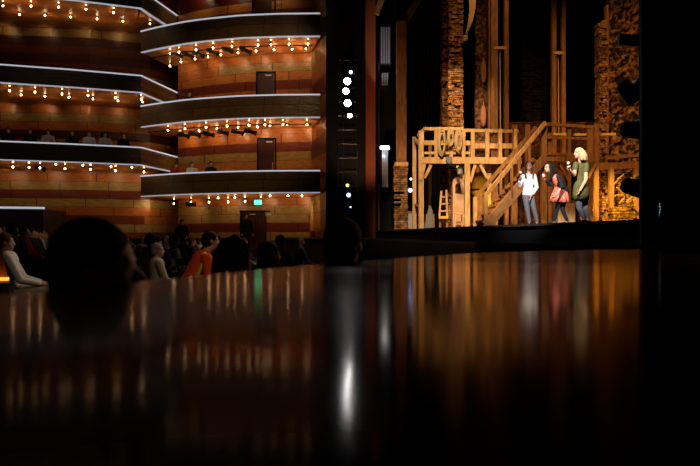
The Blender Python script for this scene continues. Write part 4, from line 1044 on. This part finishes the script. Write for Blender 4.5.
near(270,240,6.0,'person with black hair low in the dark seats right of centre of the stalls',TH+.2,shirt='c_black',hair='h_black',vox=.02,long=True)
near(175,234,12.5,'person in a black and white top behind the orange jacket, looking to the stage',TH,shirt=M['bw'],hair='h_brown',vox=.015)
near(151,233,12.3,'person in a dark red top behind the huge dark head, looking right',TH,shirt='c_red',hair='h_brown',vox=.015)
near(158,242,11,'person in a beige hood leaning forward beside the one in red',TH,shirt='c_khaki',hair='h_grey',vox=.015,trouser='c_blue')
# seat end with aisle light at far left
t=thing('aisle_chair_end',XY(-2,6.0,0),'orange wooden seat end with a glowing amber strip at the far left edge','seat')
part(t,'end_panel','seat_wood',lambda m:m.hexa([P(-14,300,6.0),P(9,282,6.0),P(9,282,6.1),P(-14,300,6.1),P(-14,238,6.0),P(2,252,6.0),P(2,252,6.1),P(-14,238,6.1)]))
part(t,'amber_strip','aisle',lambda m:m.box((P(-14,0,5.97).x,5.93,P(0,280.5,5.97).z),(P(8,0,5.97).x,5.99,P(0,277.5,5.97).z)))
part(t,'plinth','black',lambda m:m.box((P(-14,0,6).x,6.0,0),(P(9,0,6).x,6.1,P(0,283,6).z)))
# spectators on balconies
def bal_person(px,ytop,D,kind,label,rz=-1.1,floor=None):
    hz=CZ+(HZ-ytop)/F*D; put_person(kind,V((XY(px,D).x,D,hz-1.3 if floor is None else floor)),rz,label,None)
for px,y,k,l in [(8,124,0,'dark figure leaning on the lowest left tier rail, leftmost'),(30,128,0,'dark broad figure second from the left above the lowest left tier'),(48,127,5,'spectator with a pale cap third from the left above the lowest left tier'),
    (72,127,0,'dark spectator in the middle of the lowest left tier'),(89,128,4,'spectator in a white top on the lowest left tier, left of the one in cream'),(105,129,5,'spectator in a cream top on the lowest left tier'),(123.5,130,0,'small dark spectator, rightmost on the lowest left tier')]:
    bal_person(px,y,lerp(LF,px)+.8,k,l,floor=CZ+3.5)
for px,y,k,l in [(192,160,4,'spectator in a pale top in the lowest wood-fronted box'),(211,158.5,0,'dark capped spectator in the lowest wood-fronted box, right of the pale one'),(176,166,3,'spectator in a red top at the left end of the lowest wood-fronted box')]:
    bal_person(px,y,lerp(RB,px)+.8,k,l,floor=CZ+2.2)
bal_person(189.5,89,lerp(RB,189)+.8,0,'lone dark spectator above the rail of the middle wood-fronted box',floor=CZ+5.29)
# standing people at the back near the door and wall
for px,ytop,D,lab in ((182,219,27.5,'dark figure standing by the striped wall, left of the exit doors'),(246,213,29.0,'dark figure standing in front of the left leaf of the exit doors')):
    t=seated(lab,'c_black','h_black',vox=.02,stand=True); hz=CZ+(HZ-ytop)/F*D; z=hz-1.72; t.location=V((XY(px,D).x,D,z)); t.rotation_euler=(0,0,-1.0)
for k,o in enumerate(protos):
    if not pused[k]: o.location=V((-3-k,20,zfl((-3-k,20,0))))

# ================================================================ LIGHTS for the stage, added spots for the audience
AM=(1,.69,.37)
light('SPOT',V((1.0,9,11.5)),13500,AM,.25,aim=P(452,188,22),spot=19,blend=.7)
light('SPOT',V((2.0,11,12.5)),6000,AM,.2,aim=P(498,190,21),spot=19,blend=.8)
light('SPOT',V((1.5,7.5,8)),14000,(1,.93,.88),.1,aim=P(553,196,16.3),spot=16,blend=.6)
light('SPOT',V((7.0,12.6,9)),1500,(1,.9,.85),.1,aim=P(560,190,16.3),spot=24,blend=.6)
light('SPOT',V((4.4,13.5,13)),4200,(1,.5,.15),.2,aim=P(585,180,22),spot=34,blend=.9)
light('SPOT',V((5.5,14,13)),2200,(1,.5,.14),.2,aim=P(622,110,22.8),spot=40,blend=.9)
light('SPOT',V((6.0,17.5,5.0)),4800,(1,.62,.1),.1,aim=P(624,208,21),spot=30,blend=.8)
light('SPOT',V((3.4,15,13)),1500,(1,.5,.16),.2,aim=P(495,70,23.5),spot=34,blend=.9)
light('SPOT',V((1.6,16,8)),5200,(1,.62,.28),.2,aim=P(456,110,22.9),spot=26,blend=1)
light('SPOT',P(505,225,20.6),80,(1,.5,.12),.1,aim=P(520,150,23.6),spot=120,blend=.8)
light('SPOT',P(586,215,21.0),90,(1,.45,.1),.1,aim=P(575,160,23.6),spot=120,blend=.8)
light('SPOT',P(486,215,21.6),60,(1,.62,.15),.1,aim=P(480,180,23),spot=80,blend=.8)
light('SPOT',P(455,225,20.2),45,AM,.1,aim=P(457,200,22.2),spot=70,blend=.8)
light('SPOT',V((2.6,14.5,7)),1500,(1,.72,.5),.5,aim=V((-2.4,8.5,.8)),spot=44,blend=.9)  # added spot that brightens the nearer audience
light('SPOT',V((2.0,1.5,9)),700,(1,.75,.55),.3,aim=V((-2.1,8.6,.8)),spot=24,blend=.8)  # added spot overhead for the camera side of the orange jacket
light('SPOT',V((6.5,10.3,4.2)),300,(1,.6,.38),.3,aim=V((-.3,2.2,1.1)),spot=16,blend=.8)  # added spot out of view that rims the foreground heads
light('SPOT',V((3.0,14.5,8)),900,(1,.72,.5),.5,aim=V((-5,20,.9)),spot=60,blend=.9)  # added spot spreading light over the far stalls
bpy.data.objects['wall_proscenium_far'].location=bpy.data.objects['wall_proscenium_far'].location

# ================================================================ WORLD, CAMERA
w=bpy.data.worlds.new('world'); bpy.context.scene.world=w; w.use_nodes=True
w.node_tree.nodes['Background'].inputs[0].default_value=(.02,.015,.012,1); w.node_tree.nodes['Background'].inputs[1].default_value=.2
cam=bpy.data.cameras.new('camera'); co=bpy.data.objects.new('camera',cam); col.objects.link(co); co.location=(0,0,CZ); co.rotation_euler=(math.pi/2,0,0)
cam.sensor_width=36; cam.lens=36*F/700; cam.shift_y=9/700.; cam.clip_start=.02
cam.dof.use_dof=True; cam.dof.focus_distance=19; cam.dof.aperture_fstop=3.2
sc=bpy.context.scene; sc.camera=co
sc.view_settings.view_transform='Standard'; sc.view_settings.look='None'; sc.view_settings.exposure=0; sc.view_settings.gamma=1
sc.cycles.use_denoising=True; sc.cycles.max_bounces=5; sc.cycles.sample_clamp_indirect=4
